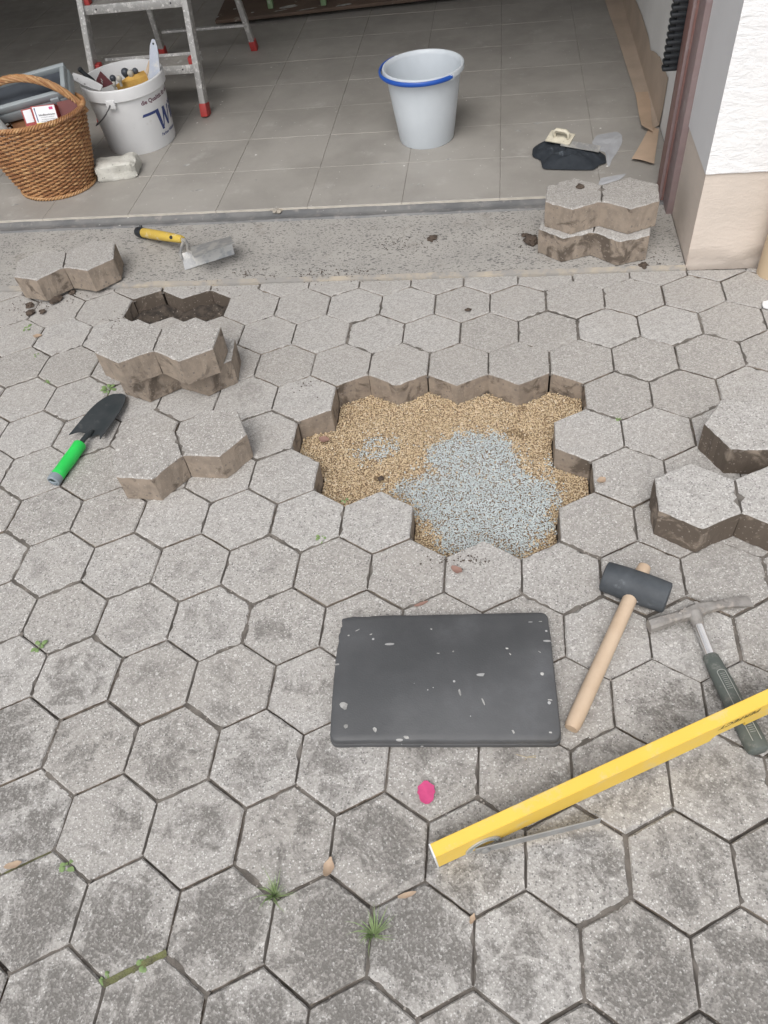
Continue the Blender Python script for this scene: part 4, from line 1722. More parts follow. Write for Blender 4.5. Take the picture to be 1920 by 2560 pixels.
# ------------------------------------------------------------------ white paint bucket
PB = Vector((-.786, 2.772, FZ))
pb = thing('paint_bucket', 'white lettered paint bucket full of tools beside the wicker basket', 'bucket', PB)
m = MB()
m.lathe([(0, .003), (.128, .003), (.130, 0), (.1345, 0), (.1368, .006), (.1500, .2020), (.1508, .2060), (.1585, .2075), (.1605, .2095), (.1622, .2380), (.1610, .2475),
         (.1575, .2505), (.1530, .2495), (.1500, .2360), (.1345, .010), (0, .008)], 80)
m.build('body', M['white_plastic'], pb)
rw = lambda z: .1368 + (.1500 - .1368) * (z - .006) / .196
ea, ez = pcyl(267, 236, PB, .163)
m = MB()
Mq = Matrix.Rotation(ea, 4, 'Z')
m.box((.1600, 0, .2040), (.010, .036, .030), M=Mq, bev=.002)
m.build('bail_lug', M['white_plastic'], pb)
m = MB()
pts = []
for k in range(41):
    t = k / 40
    a = ea - math.pi * t
    z = .205 - .118 * math.sin(math.pi * t) ** .8
    r = rw(max(.02, z)) + .008 + .006 * math.sin(math.pi * t)
    if t < .06 or t > .94:
        r = .167
    pts.append((r * math.cos(a), r * math.sin(a), z))
m.tube(pts, .0021, 8)
m.build('bail', M['wire'], pb)


def wrap_text(body, u0, v0, u1, v1, size, mat, name, offset=0, shear=0.0):
    a0_, z0_ = pcyl(u0, v0, PB, rw(v0 and .13))
    vs, fs = text_geo(body, size, offset=offset, shear=shear, res=2)
    m_ = MB()
    out = []
    a1_, z1_ = pcyl(u1, v1, PB, rw(.13))
    w__ = max(q.x for q in vs)
    slope = 0
    for q in vs:
        z = z0_ - FZ + q.y
        r = rw(z) + .0006
        a = a0_ + q.x / r
        out.append((r * math.cos(a), r * math.sin(a), z))
    m_.add(out, fs)
    return m_.build(name, mat, pb, smooth=0)


wrap_text('die Qualität für den Profi', 353, 264, 408, 240, .0215, M['maroon_ink'], 'print', offset=.0006)
wrap_text('Farben Wilckens', 409, 340, 430, 330, .0150, M['navy'], 'print', offset=.0004)
# the big logo: bar, slanted strokes of the W, then i l
a0_, z0_ = pcyl(355.5, 293, PB, .145)
z0_ -= FZ
lg = MB()


def logo(a, b, c_, d_, nu=14, nv=3):
    """bilinear patch of print on the curved side: corners a b c d"""
    a, b, c_, d_ = Vector(a), Vector(b), Vector(c_), Vector(d_)
    out = []
    for i in range(nu + 1):
        for k in range(nv + 1):
            q = a.lerp(b, i / nu).lerp(d_.lerp(c_, i / nu), k / nv)
            z = z0_ + q.y
            r = rw(z) + .0009
            an = a0_ + q.x / r
            out.append((r * math.cos(an), r * math.sin(an), z))
    lg.add(out, [(i * (nv + 1) + k, (i + 1) * (nv + 1) + k, (i + 1) * (nv + 1) + k + 1, i * (nv + 1) + k + 1) for i in range(nu) for k in range(nv)])


logo((0, -.003), (.058, -.003), (.062, .007), (.006, .007), 24)
logo((.072, -.072), (.084, -.072), (.076, .007), (.058, .007))
logo((.080, -.072), (.088, -.058), (.110, .000), (.098, .000))
logo((.108, -.066), (.120, -.066), (.112, .004), (.096, .004))
logo((.116, -.066), (.124, -.052), (.144, .000), (.133, .000))
logo((.150, -.060), (.162, -.060), (.162, -.012), (.150, -.012))
logo((.150, -.004), (.162, -.004), (.162, .006), (.150, .006))
logo((.170, -.060), (.182, -.060), (.182, .008), (.170, .008))
lg.build('logo', M['navy'], pb, smooth=0)

# contents of the paint bucket
TOPZ = FZ + .2505


def rod_thing(name, label, cat, a, b):
    o = thing(name, label, cat, tuple(a))
    return o, Vector(a), Vector(b)


o = thing('upright_scraper', 'pale blue grey plastic scraper standing upright in the paint bucket', 'scraper', (-.700, 2.760, FZ + .06))
a, b = Vector((0, 0, 0)), gp(384, 98, FZ + .355) - Vector((-.700, 2.760, FZ + .06))
Mb = frame(a, b - a, (0, -1, .3))
Lb = (b - a).length
m = MB()
g_ = []
for i in range(15):
    t = i / 14
    w_ = .024 * (1 - t) ** 1.0 + .0125
    if t > .9:
        w_ *= math.sqrt(max(.08, 1 - ((t - .9) / .1) ** 2))
    g_.append([(Lb * t, w_ * (k / 2 - 1), .0015 * (1 - (k / 2 - 1) ** 2)) for k in range(5)])
m.sheet(g_, .0075, M=Mb)
M['pale_blue'] = plain('pale_blue_plastic', (.52, .56, .64), (.46, .50, .58), 12, .4, dirt=(.62, .62, .62), dirt_amt=(.5, .65), dirt_scale=40)
m.build('shank', M['pale_blue'], o)
m = MB()
m.lathe([(0, 0), (.0038, 0), (.0038, .0006), (0, .0006)], 12, M=Mb @ Matrix.Translation((Lb * .955, 0, .0052)))
m.build('hanging_hole', M['black_plastic'], o)

o = thing('sanding_pad', 'dark red sanding sheet with pale scuffs poking out of the paint bucket', 'sandpaper', (-.845, 2.735, FZ + .12))
HM = Vector(o.location)
A, B, C_, D_ = (gp(251, 178, TOPZ + .038), gp(283, 209, TOPZ - .012), gp(252, 220, TOPZ - .025), gp(240, 205, TOPZ - .006))
g_ = []
for i in range(7):
    row = []
    for k in range(7):
        s, t = i / 6, k / 6
        q = A.lerp(B, t).lerp(D_.lerp(C_, t), s) - HM
        row.append(q + Vector((0, -.010 * math.sin(math.pi * s), 0)))
    g_.append(row)
q = [r[-1] for r in g_]
m = MB()
m.sheet(g_, .0022)
M['sanding'] = plain('dark_red_sanding', (.135, .040, .045), (.105, .034, .038), 30, .85, bump=.5, bscale=400)
m.build('sheet', M['sanding'], o)
m = MB()
for (s, t, L_) in ((.35, .42, .011), (.48, .55, .009)):
    q = A.lerp(B, t).lerp(D_.lerp(C_, t), s) - HM
    m.box((0, 0, 0), (.003, .0016, L_), M=Matrix.Translation(q + Vector((0, -.0115, .002))) @ Matrix.Rotation(-.4, 4, 'Y'), bev=.0006)
m.build('scuff', M['splash'], o)

o = thing('sponge', 'yellow orange wedge of sponge lying inside the paint bucket', 'sponge', (-.765, 2.735, FZ + .15))
HM = Vector(o.location)
A, B, C_, D_ = (gp(290, 212, TOPZ - .030), gp(368, 190, TOPZ - .012), gp(360, 176, TOPZ - .012), gp(312, 198, TOPZ - .020))
m = MB()
nn = 10
vs, fs = [], []
for i in range(nn + 1):
    t = i / nn
    lo_ = A.lerp(B, t) - HM
    hi_ = D_.lerp(C_, t) - HM
    bulge = Vector((0, 0, .010 * math.sin(math.pi * min(1, t * 1.1))))
    for q, dz in ((lo_, -.06), (lo_, 0), (lo_.lerp(hi_, .5) + bulge, 0), (hi_ + bulge * .5, 0), (hi_, -.06)):
        vs.append(q + Vector((0, 0, dz)))
for i in range(nn):
    for k in range(5):
        k2 = (k + 1) % 5
        fs.append((i * 5 + k, (i + 1) * 5 + k, (i + 1) * 5 + k2, i * 5 + k2))
fs += [tuple(range(5))[::-1], tuple(nn * 5 + k for k in range(5))]
m.add([q + Vector((0, 0, .002 * fbm(q.x * 60, q.y * 60))) for q in vs], fs)
m.build('foam', M['orange_foam'], o)

for k, (u, v, r, dark, dz, lab) in enumerate([(313, 181, .016, True, .0, 'dark round drawer knob second largest in the paint bucket beside the sponge'),
                                              (282, 196, .0125, True, -.004, 'grey round drawer knob next to the dark red sanding sheet in the bucket'),
                                              (298, 197, .0110, False, .002, 'cream drawer knob between two grey knobs in the paint bucket'),
                                              (326, 183, .0125, False, .004, 'cream drawer knob next to the large dark knob in the paint bucket'),
                                              (338, 178, .0120, True, .004, 'dark drawer knob furthest along the sponge towards the upright scraper'),
                                              (284, 210, .0095, False, -.010, 'small pale drawer knob at the front tip of the sponge')]):
    c_ = gp(u, v, TOPZ - .006 + dz)
    o = thing('drawer_knob', lab, 'knob', tuple(c_), group='round knobs in the paint bucket')
    m = MB()
    m.lathe([(0, -r * 2.4), (r * .45, -r * 2.4), (r * .5, -r * 1.0), (r * .8, -r * .62), (r, 0), (r * .86, r * .55), (r * .5, r * .88), (0, r)], 20)
    m.build('knob_body', M['knob_dark'] if dark else M['knob_pale'], o)

o = thing('paint_stick', 'paint smeared white stick leaning out over the bucket rim', 'stick', (-.93, 2.74, FZ + .2))
HM = Vector(o.location)
a, b = gp(180, 190, TOPZ + .040), gp(246, 218, TOPZ - .004)
b = a + (b - a) * 1.12
m = MB()
g_ = []
dd = (b - a).normalized()
sd_ = dd.cross(Vector((0, -.5, 1))).normalized()
for i in range(13):
    t = i / 12
    w_ = .0125 + .005 * math.sin(math.pi * t)
    g_.append([a.lerp(b, t) - HM + sd_ * w_ * (k / 2 - 1) for k in range(5)])
m.sheet(g_, .006)
M['smeared'] = plain('paint_smeared_metal', (.58, .585, .59), (.50, .505, .51), 20, .45, dirt=(.06, .06, .065), dirt_amt=(.62, .64), dirt_scale=55)
m.build('shank', M['smeared'], o)
o = thing('brush_handle', 'black brush handle leaning out behind the white stick in the bucket', 'brush', (-.93, 2.80, FZ + .2))
HM = Vector(o.location)
a, b = gp(196, 170, TOPZ + .050), gp(232, 205, TOPZ - .006)
b = a + (b - a) * 1.1
m = MB()
m.tube([a.lerp(b, t) - HM for t in (0, .06, .14, .3, .6, .85, 1)], [.0055, .0105, .0095, .0075, .0105, .0130, .0110], 14)
m.build('handle', M['black_plastic'], o)
o = thing('stirring_stick', 'thin wooden stirring stick beside the upright scraper in the paint bucket', 'stick', (-.71, 2.77, FZ + .1))
HM = Vector(o.location)
a, b = gp(365, 188, TOPZ - .02), gp(376, 152, TOPZ + .02)
a = b + (a - b) * 2.2
m = MB()
m.box((0, 0, 0), ((b - a).length, .012, .004), M=frame((a + b) / 2 - HM, b - a, (0, -1, 0)), bev=.0008)
m.build('stick', M['wood'], o)

# ------------------------------------------------------------------ aerated concrete block
ab = MB()
bm = bmesh.new()
bmesh.ops.create_cube(bm, size=1)
bmesh.ops.subdivide_edges(bm, edges=bm.edges[:], cuts=9, use_grid_fill=True)
for v in bm.verts:
    x, y, z = v.co
    e = sum(1 for q in (x, y, z) if abs(q) > .49)
    k = 1 - .055 * max(0, e - 1)
    v.co = Vector((x * .156 * k, y * .096 * k, (z + .5) * .060 * (k if z > 0 else 1)))
    n_ = fbm(v.co.x * 22, v.co.y * 22, v.co.z * 22, 5)
    v.co += Vector((x, y, max(0, z))) * .016 * n_
    if x > .2 and y < 0 and z > 0:
        v.co.z -= .010 * (x - .2) * 2
ab.bm(bm)
c_ = (gp(255, 460, FZ) + gp(343, 445, FZ)) / 2
bo = ab.build('aerated_concrete_block', M['aac'])
bo.location = (c_.x - .012, c_.y + .050, FZ + .0005)
bo.rotation_euler = (0, 0, R_(9))
tag(bo, 'rough offcut of whitish aerated concrete block between basket and paint bucket', 'block')

# ------------------------------------------------------------------ wicker basket
BC = Vector((-1.012, 2.418, FZ))
bs_ = thing('wicker_basket', 'brown wicker basket with braided handle full of screw boxes and a case', 'basket', BC)
BH = .262


def brad(z):
    t = min(1, max(0, z / BH))
    e = t ** .80
    return .132 + .085 * e, .112 + .056 * e, -.028 * e, .026 * e        # semi-axes and drift of the centre


def bpt(a, z, off=0.0):
    ra, rb, cx, cy = brad(z)
    return Vector((cx + (ra + off) * math.cos(a), cy + (rb + off) * math.sin(a), z))


NS = 46
m = MB()
for k in range(NS):
    a = 2 * math.pi * k / NS
    m.tube([bpt(a + .04 * math.sin(q * .9 + k), .004 + (BH - .008) * q / 9) for q in range(10)], .0030, 6)
m.build('stakes', M['wicker_dark'], bs_)
rows = 38
wa, wb = MB(), MB()
for r_ in range(rows):
    z0 = .006 + (BH - .016) * r_ / (rows - 1)
    pts = []
    NSEG = NS * 4
    for k in range(NSEG):
        a = 2 * math.pi * k / NSEG
        ph = a * NS / 2 + r_ * math.pi
        pts.append(bpt(a, z0 + .0014 * math.sin(ph + .9) + .0012 * fbm(a * 3, r_ * .7), .0044 * math.cos(ph)))
    (wa if random.random() < .68 else wb).tube(pts, .0031 + .0004 * random.random(), 6, closed=True)
tag(wa.build('weave', M['wicker'], bs_), kind='stuff')
tag(wb.build('pale_weave', M['wicker_pale'], bs_), kind='stuff')
m = MB()
for st in range(4):
    pts = []
    for k in range(220):
        a = 2 * math.pi * k / 220
        ph = a * 30 + st * math.pi / 2
        q = bpt(a, BH + .002 + .0062 * math.sin(ph), .0068 * math.cos(ph))
        pts.append(q)
    m.tube(pts, .0036, 6, closed=True)
m.build('rim_braid', M['wicker'], bs_)
m = MB()
for st in range(3):
    pts = []
    for k in range(200):
        a = 2 * math.pi * k / 200
        ph = a * 24 + st * 2 * math.pi / 3
        pts.append(bpt(a, .0065 + .004 * math.sin(ph), .005 + .004 * math.cos(ph)))
    m.tube(pts, .0034, 6, closed=True)
m.build('foot_braid', M['wicker_pale'], bs_)
m = MB()
bpoly = [(bpt(2 * math.pi * k / 40, 0).x * .98, bpt(2 * math.pi * k / 40, 0).y * .98) for k in range(40)]
m.prism(bpoly, .006, .012)
m.build('bottom', M['wicker_dark'], bs_)
# twisted handle along the long axis
ra, rb, cx, cy = brad(BH)
hA = R_(14)
e0 = Vector((cx + ra * math.cos(hA), cy + rb * math.sin(hA), BH))
e1 = Vector((cx - ra * math.cos(hA), cy - rb * math.sin(hA) * .4, BH))
HT = .108
axis_pts = []
for k in range(61):
    t = k / 60
    q = e0.lerp(e1, t)
    q.z += HT * math.sin(math.pi * t) ** .72 - .03 * (1 - math.sin(math.pi * t)) ** 3
    axis_pts.append(q)
m, m2 = MB(), MB()
sdv = Vector((-(e1 - e0).y, (e1 - e0).x, 0)).normalized()
for st in range(6):
    pts = []
    for k, q in enumerate(axis_pts):
        t_ = (axis_pts[min(60, k + 1)] - axis_pts[max(0, k - 1)]).normalized()
        up_ = t_.cross(sdv)
        ph = k * .30 + st * math.pi / 3
        pts.append(q + (sdv * math.cos(ph) + up_ * math.sin(ph)) * .0085)
    (m if st % 2 else m2).tube(pts, .0050, 7)
m.build('handle', M['wicker_pale'], bs_)
m2.build('handle', M['wicker'], bs_)
m = MB()
for k in range(7):
    q = axis_pts[2 + k // 2 + (k % 2)]
    pts = [q + (sdv * math.cos(a) + Vector((0, 0, 1)) * .3 * math.sin(a) + (axis_pts[3] - axis_pts[2]).normalized() * .002 * k) * .0150 for a in np.linspace(0, 2 * math.pi, 17)[:-1]]
    m.tube(pts, .0026, 6, closed=True)
m.build('handle_binding', M['wicker_pale'], bs_)

# contents of the basket
q = BC + Vector((0, 0, 0))
cs = thing('plastic_case', 'grey plastic tool case jammed upright behind the basket handle', 'case', (-1.045, 2.520, .300), rot=(R_(24), R_(-6), R_(12)))
m = MB()
m.box((0, 0, .000), (.335, .135, .045), bev=.010, seg=3)
m.build('lower_shell', M['case'], cs)
m = MB()
W_, D_ = .1675, .0675
outer = [(-W_, -D_), (W_, -D_), (W_, D_), (-W_, D_)]
m.box((0, -.0585, .034), (.325, .018, .026), bev=.004)
m.box((0, .0585, .034), (.325, .018, .026), bev=.004)
m.box((-.1535, 0, .034), (.018, .100, .026), bev=.004)
m.box((.1535, 0, .034), (.018, .100, .026), bev=.004)
m.build('lid_rim', M['case'], cs)
m = MB()
m.box((0, 0, .0250), (.290, .100, .006), bev=.001)
m.build('lid_panel', M['knob_dark'], cs)
m = MB()
m.box((.110, -.069, .016), (.032, .008, .030), bev=.003)
m.build('latch', M['case'], cs)


def px_box(name, label, cat, quad, zt, zb, depth, mat, skew=(0, 0)):
    """box whose front face has the four given pixel corners (tl, tr, br, bl); top edge at zt, bottom edge at zb"""
    tl, tr, br, bl = gp(*quad[0], zt), gp(*quad[1], zt), gp(*quad[2], zb), gp(*quad[3], zb)
    br = bl + (tr - tl) * .98
    o_ = thing(name, label, cat, tuple((bl + br) / 2))
    H_ = Vector(o_.location)
    nrm = (tr - tl).cross(bl - tl).normalized()
    if nrm.y < 0:
        nrm = -nrm
    off = nrm * depth
    m_ = MB()
    F = [tl - H_, tr - H_, br - H_, bl - H_]
    Bk = [p_ + off for p_ in F]
    m_.add(F + Bk, [(3, 2, 1, 0), (4, 5, 6, 7), (0, 1, 5, 4), (1, 2, 6, 5), (2, 3, 7, 6), (3, 0, 4, 7)])
    m_.build('carton', mat, o_, smooth=0)
    return o_, F, -nrm


zq = lambda L: [(a / 6.381, 160 + b / 6.381) for a, b in L]
o, F, nr = px_box('screw_box', 'red screw carton with white and yellow printed label at the basket rim', 'box', zq([(480, 680), (860, 635), (960, 960), (595, 1035)]), .312, .250, .05, M['red_card'])


def fpt(F, s, t, nr, h=.0006):
    return F[0].lerp(F[1], s).lerp(F[3].lerp(F[2], s), t) + nr * h


def fquad(F, nr, s0, t0, s1, t1, h=.0006):
    return [fpt(F, s0, t0, nr, h), fpt(F, s1, t0, nr, h), fpt(F, s1, t1, nr, h), fpt(F, s0, t1, nr, h)]


m = MB()
m.add(fquad(F, nr, .06, .04, .985, .76), [(3, 2, 1, 0)])
lb = m.build('label', M['white_card'], o, smooth=0)
m = MB()
m.add(fquad(F, nr, .06, .7602, .985, .985), [(3, 2, 1, 0)])
m.build('label_band', M['yellow_card'], o, smooth=0)


def face_text(body, s0, t0, s1, hgt, parent, mat, h=.0010, off=0.0):
    vs, fs = text_geo(body, 1.0, offset=off, res=2)
    w_ = max(q.x for q in vs)
    m_ = MB()
    m_.add([fpt(F, s0 + (s1 - s0) * q.x / w_, t0 - hgt * q.y, nr, h) for q in vs], fs)
    return m_.build('print', mat, parent, smooth=0)


face_text('Schnellbauschrauben', .24, .46, .93, .115, lb, M['ink'], off=.02)
face_text('mit Grobgewinde phosphatiert', .30, .545, .88, .055, lb, M['ink'])
face_text('für Gipskartonplatten', .32, .645, .90, .055, lb, M['ink'])
face_text('auf Holzunterkonstruktion', .28, .725, .95, .055, lb, M['ink'])
face_text('3,5 x 35', .22, .935, .86, .16, lb, M['white_card'], off=.02)
m = MB()
m.add(fquad(F, nr, .74, .10, .90, .22, .0010), [(3, 2, 1, 0)])
m.build('label_mark', M['petal'], lb, smooth=0)
m = MB()
m.add([fpt(F, .095, .10, nr, .001), fpt(F, .18, .10, nr, .001), fpt(F, .155, .16, nr, .001), fpt(F, .165, .68, nr, .001), fpt(F, .145, .74, nr, .001), fpt(F, .125, .68, nr, .001), fpt(F, .12, .16, nr, .001)], [(6, 5, 4, 3, 2, 1, 0)])
m.build('screw_picture', M['navy'], lb, smooth=0)
o, F, nr = px_box('screw_box', 'red carton with pale window panel left of the labelled screw carton', 'box', zq([(330, 735), (480, 700), (590, 1060), (455, 1090)]), .302, .240, .05, M['red_card'])
m = MB()
m.add(fquad(F, nr, .14, .05, .98, .62), [(3, 2, 1, 0)])
m.build('label', M['white_card'], o, smooth=0)
m = MB()
splat_pts = [fpt(F, .55 + .25 * math.cos(a), .84 + .045 * math.sin(a), nr, .0008) for a in np.linspace(0, 2 * math.pi, 15)[:-1]]
m.add(splat_pts, [tuple(range(14))[::-1]])
m.build('label_mark', M['white_card'], o, smooth=0)
o, F, nr = px_box('carton', 'plain dark red carton at the basket end below the handle', 'box', zq([(900, 610), (1190, 545), (1215, 860), (1010, 925)]), .305, .250, .10, M['dark_red_card'])
o, F, nr = px_box('carton', 'added dark filler box for the shaded basket interior between towel roll and red cartons', 'box', zq([(40, 720), (330, 735), (455, 1090), (255, 1090)]), .262, .225, .03, M['wicker_dark'])  # filler box coloured dark for the shade inside the basket, no real carton
# roll of printed paper towel
rl = thing('paper_roll', 'white paper towel roll with green leaf print standing in the basket', 'paper roll', (-1.105, 2.392, FZ + .085))
m = MB()
Mt = Matrix.Rotation(R_(-16), 4, 'Y') @ Matrix.Rotation(R_(10), 4, 'X')
m.lathe([(.018, .0), (.050, .0), (.052, .004), (.052, .216), (.050, .220), (.020, .220), (.018, .214), (.018, .0)], 36, M=Mt)
m.build('towel', M['towel'], rl)

# ------------------------------------------------------------------ step ladder
ld = thing('step_ladder', 'paint spattered aluminium step ladder with red plastic feet behind the paint bucket', 'ladder', (-.78, 3.3, FZ))
HM = Vector(ld.location)


def FRp(x0, x1, z, y0=2.969, slp=.25):
    return Vector((x0 + (x1 - x0) * (z - FZ) / .42, y0 + slp * (z - FZ), z)) - HM


def beam(mb, a, b, w, h, mi=0, upv=(0, -1, 0), bev=.002):
    mb.box((0, 0, 0), ((b - a).length, w, h), mi, M=frame((a + b) / 2, b - a, upv), bev=bev)


TOPH = 1.34
for (x0, x1) in ((-.566, -.560), (-1.032, -.990)):
    a, b = FRp(x0, x1, FZ + .035), FRp(x0, x1, TOPH)
    m = MB()
    beam(m, a, b, .024, .050)
    m.build('front_rail', M['alu'], ld)
    m = MB()
    f0 = FRp(x0, x1, FZ + .0005)
    f0.z += .0005
    dv = (b - a).normalized()
    m.box((0, 0, 0), (.050, .030, .056), M=frame(f0 + dv * .026, dv, (0, -1, 0)), bev=.004)
    m.build('foot', M['red'], ld)
RX = ((-.513, -.535), (-.976, -.935))
for (x0, x1) in RX:
    P0 = lambda z: Vector((x0 + (x1 - x0) * (z - FZ) / .42, 3.709 - .30 * (z - FZ), z)) - HM
    m = MB()
    beam(m, P0(FZ + .03), P0(TOPH), .024, .030)
    m.build('rear_leg', M['alu'], ld)
    m = MB()
    a, b = P0(FZ + .0005), P0(FZ + .05)
    m.box((0, 0, 0), (.046, .032, .038), M=frame(a + (b - a).normalized() * .0245, b - a, (0, -1, 0)), bev=.004)
    m.build('foot', M['red'], ld)
m = MB()
zc = .137
a = Vector((-.937, 3.709 - .30 * (zc - FZ), zc)) - HM
b = Vector((-.532, 3.709 - .30 * (zc - FZ), zc)) - HM
beam(m, a, b, .010, .024)
m.build('rear_brace', M['alu'], ld)
for k, z in enumerate((.205, .425, .645, .865, 1.085)):
    a, b = FRp(-1.032, -.990, z) + Vector((.012, 0, 0)), FRp(-.566, -.560, z) - Vector((.012, 0, 0))
    m = MB()
    c_ = (a + b) / 2
    Ls = (b - a).x
    m.box((c_.x, c_.y + .048, z - HM.z), (Ls, .116, .006), bev=.001)
    for g9 in range(8):
        m.box((c_.x, c_.y + .002 + .0125 * g9, z - HM.z + .0040), (Ls - .01, .005, .0024))
    st_ = m.build('step', M['tread'], ld)
    m = MB()
    m.box((c_.x, c_.y - .0135, z - HM.z - .010), (Ls + .020, .006, .032), bev=.0015)
    m.box((c_.x, c_.y + .1095, z - HM.z - .004), (Ls, .005, .034), bev=.0015)
    m.build('step_edge', M['alu'], st_)
    for xx in (a.x + .018, b.x - .018):
        m = MB()
        m.lathe([(0, 0), (.0035, 0), (.0035, .0008), (0, .0008)], 10, M=Matrix.Translation((xx + (.03 if xx < c_.x else -.03), c_.y - .0168, z - HM.z - .009)) @ Matrix.Rotation(math.pi / 2, 4, 'X'))
        m.build('rivet_hole', M['black_plastic'], st_)
    for xx in (a.x + .008, b.x - .008):
        m = MB()
        m.box((xx, c_.y + .012, z - HM.z + .012), (.030, .034, .034), bev=.006)
        m.build('hinge_cap', M['red'], st_)
m = MB()
m.box((-.77 - HM.x, 3.30, TOPH - HM.z + .012) if False else (0.0, 0.0, TOPH - HM.z + .012), (.50, .20, .03), bev=.006)
m.build('platform', M['tread'], ld)

# ------------------------------------------------------------------ board with a green stool at the back
A, B = gp(538, 55, .052), gp(1000, 3, .052)
bd = thing('wooden_board', 'paint spotted brown board lying on the garage floor behind the ladder', 'board', (A.x, A.y, FZ))
HM = Vector(bd.location)
dx_ = (B - A).normalized()
Mb = frame((0, 0, 0), (dx_.x, dx_.y, 0))
m = MB()
m.box((.80, .42, .030), (1.60, .84, .016), M=Mb, bev=.002)
pan = m.build('panel', M['board'], bd)
m = MB()
for yy in (.10, .42, .74):
    m.box((.80, yy, .0110), (1.50, .045, .0215), M=Mb, bev=.001)
m.build('batten', M['board'], bd)
m = MB()
for k, (u, v, a, b) in enumerate([(725, 16, 26, 6), (860, 12, 20, 4), (543, 42, 5, 4), (587, 22, 5, 3), (631, 31, 4, 3), (700, 26, 20, 2), (770, 22, 30, 2)]):
    q = gp(u, v, FZ + .0385) - HM
    splat(m, (q.x, q.y, .0384), a * .0021, b * .0030, .25, seed=k)
tag(m.build('paint_splash', M['splash'], pan), kind='stuff')
gs_ = thing('green_stool', 'pale green wooden stool standing on the brown board in the garage', 'stool', tuple(gp(745, 17, FZ + .0385)))
HM = Vector(gs_.location)
for (u, v, yy) in ((678, 20, 0), (810, 12, 0), (678, 20, .30), (810, 12, .30)):
    q = gp(u, v, FZ + .0385) - HM
    m = MB()
    m.box((q.x, q.y + yy, .26), (.028, .028, .52), bev=.003)
    m.build('leg', M['green_paint'], gs_)
m = MB()
m.box((0, .15, .535), (.36, .38, .03), bev=.004)
m.build('seat', M['green_paint'], gs_)
for yy in (0.0, .30):
    m = MB()
    m.box((0, yy, .40), (.27, .018, .05), bev=.003)
    m.build('apron', M['green_paint'], gs_)

# ------------------------------------------------------------------ black cloth, float and plastic film by the wall
z3 = lambda u, v, z: gp(1300 + u / 4.608, 300 + v / 4.608, z)


def lump_mesh(outline, zedge, hfun, rings=12):
    P = []
    n_ = len(outline)
    for i in range(n_):
        a, b = outline[i], outline[(i + 1) % n_]
        for k in range(5):
            P.append(a.lerp(b, k / 5))
    N = len(P)
    P = [(P[i - 1] + P[i] * 2 + P[(i + 1) % N]) / 4 for i in range(N)]
    c_ = sum(P, Vector((0, 0, 0))) / N
    vs, fs = [], []
    for r in range(rings):
        t = 1 - r / rings
        for q in P:
            w_ = c_.lerp(q, t)
            vs.append(Vector((w_.x, w_.y, zedge + hfun(w_.x, w_.y, t))))
    vs.append(Vector((c_.x, c_.y, zedge + hfun(c_.x, c_.y, 0))))
    for r in range(rings - 1):
        for k in range(N):
            k2 = (k + 1) % N
            fs.append((r * N + k, r * N + k2, (r + 1) * N + k2, (r + 1) * N + k))
    for k in range(N):
        fs.append(((rings - 1) * N + k, (rings - 1) * N + (k + 1) % N, len(vs) - 1))
    return vs, fs


ol = [z3(u, v, FZ + .012) for u, v in [(140, 370), (150, 300), (235, 240), (330, 250), (500, 300), (700, 345), (900, 350), (985, 378), (1000, 470), (925, 490), (850, 552), (500, 548), (260, 540), (240, 440), (150, 400)]]
ol = ol[::-1]
vs, fs = lump_mesh(ol, FZ + .001, lambda x, y, t: (.030 * (1 - t ** 3) + .020 * (abs(fbm(x * 14, y * 26, 1.5)) + .35 * fbm(x * 45, y * 45, 6)) * (1 - t ** 4)) + .004)
m = MB()
m.add(vs, fs)
cl = m.build('black_cloth', M['cloth'], smooth=50)
tag(cl, 'crumpled black work cloth on the tiles near the brown door frame', 'cloth')
fo = thing('cream_float', 'small cream plastic float resting on the crumpled black cloth', 'float', tuple(z3(440, 250, FZ + .050)))
HM = Vector(fo.location)
a, b = z3(300, 222, FZ + .052), z3(578, 270, FZ + .052)
Mf = frame((a + b) / 2 - HM, b - a, (0, -.35, 1))
Lf = (b - a).length
m = MB()
m.box((0, .018, 0), (Lf, .052, .006), M=Mf, bev=.002)
m.build('plate', M['cream'], fo)
m = MB()
m.tube([(-Lf * .22, .018, .004), (-Lf * .24, .020, .020), (-Lf * .16, .022, .027), (Lf * .22, .022, .027), (Lf * .33, .020, .020), (Lf * .34, .018, .004)], .0068, 10, M=Mf, flat=(1.2, .8))
m.build('handle', M['cream'], fo)
bl = thing('steel_blade', 'thin grey steel smoothing blade lying across the black cloth', 'blade', tuple(z3(700, 320, FZ + .045)))
HM = Vector(bl.location)
a, b = z3(470, 275, FZ + .050), z3(915, 350, FZ + .034)
m = MB()
m.box((0, .006, 0), ((b - a).length, .030, .0016), M=frame((a + b) / 2 - HM, b - a, (0, -.3, 1)))
m.build('blade', M['plaster_steel'], bl)


def film(outline, label, h):
    ol_ = [z3(u, v, FZ + .003) for u, v in outline][::-1]
    vs, fs = lump_mesh(ol_, FZ + .0014, lambda x, y, t: .0008 + h * (1 - t ** 6) * (.5 + fbm(x * 25, y * 25, 2.0)) * .5 if True else 0, 7)
    m_ = MB()
    m_.add([Vector((q[0], q[1], max(FZ + .0014, q[2]))) for q in vs], fs)
    o_ = m_.build('plastic_film', M['film'], smooth=50)
    return tag(o_, label, 'plastic film')


film([(830, 250), (885, 170), (1000, 150), (1120, 130), (1175, 170), (1180, 250), (1120, 370), (1060, 450), (1025, 545), (1000, 500), (985, 370), (850, 330)],
     'milky scrap of plastic film spread out behind the black cloth', .010)
film([(900, 740), (930, 665), (1060, 642), (1230, 612), (1160, 680), (950, 747)], 'narrow scrap of clear plastic film by the stacked paving stones', .008)

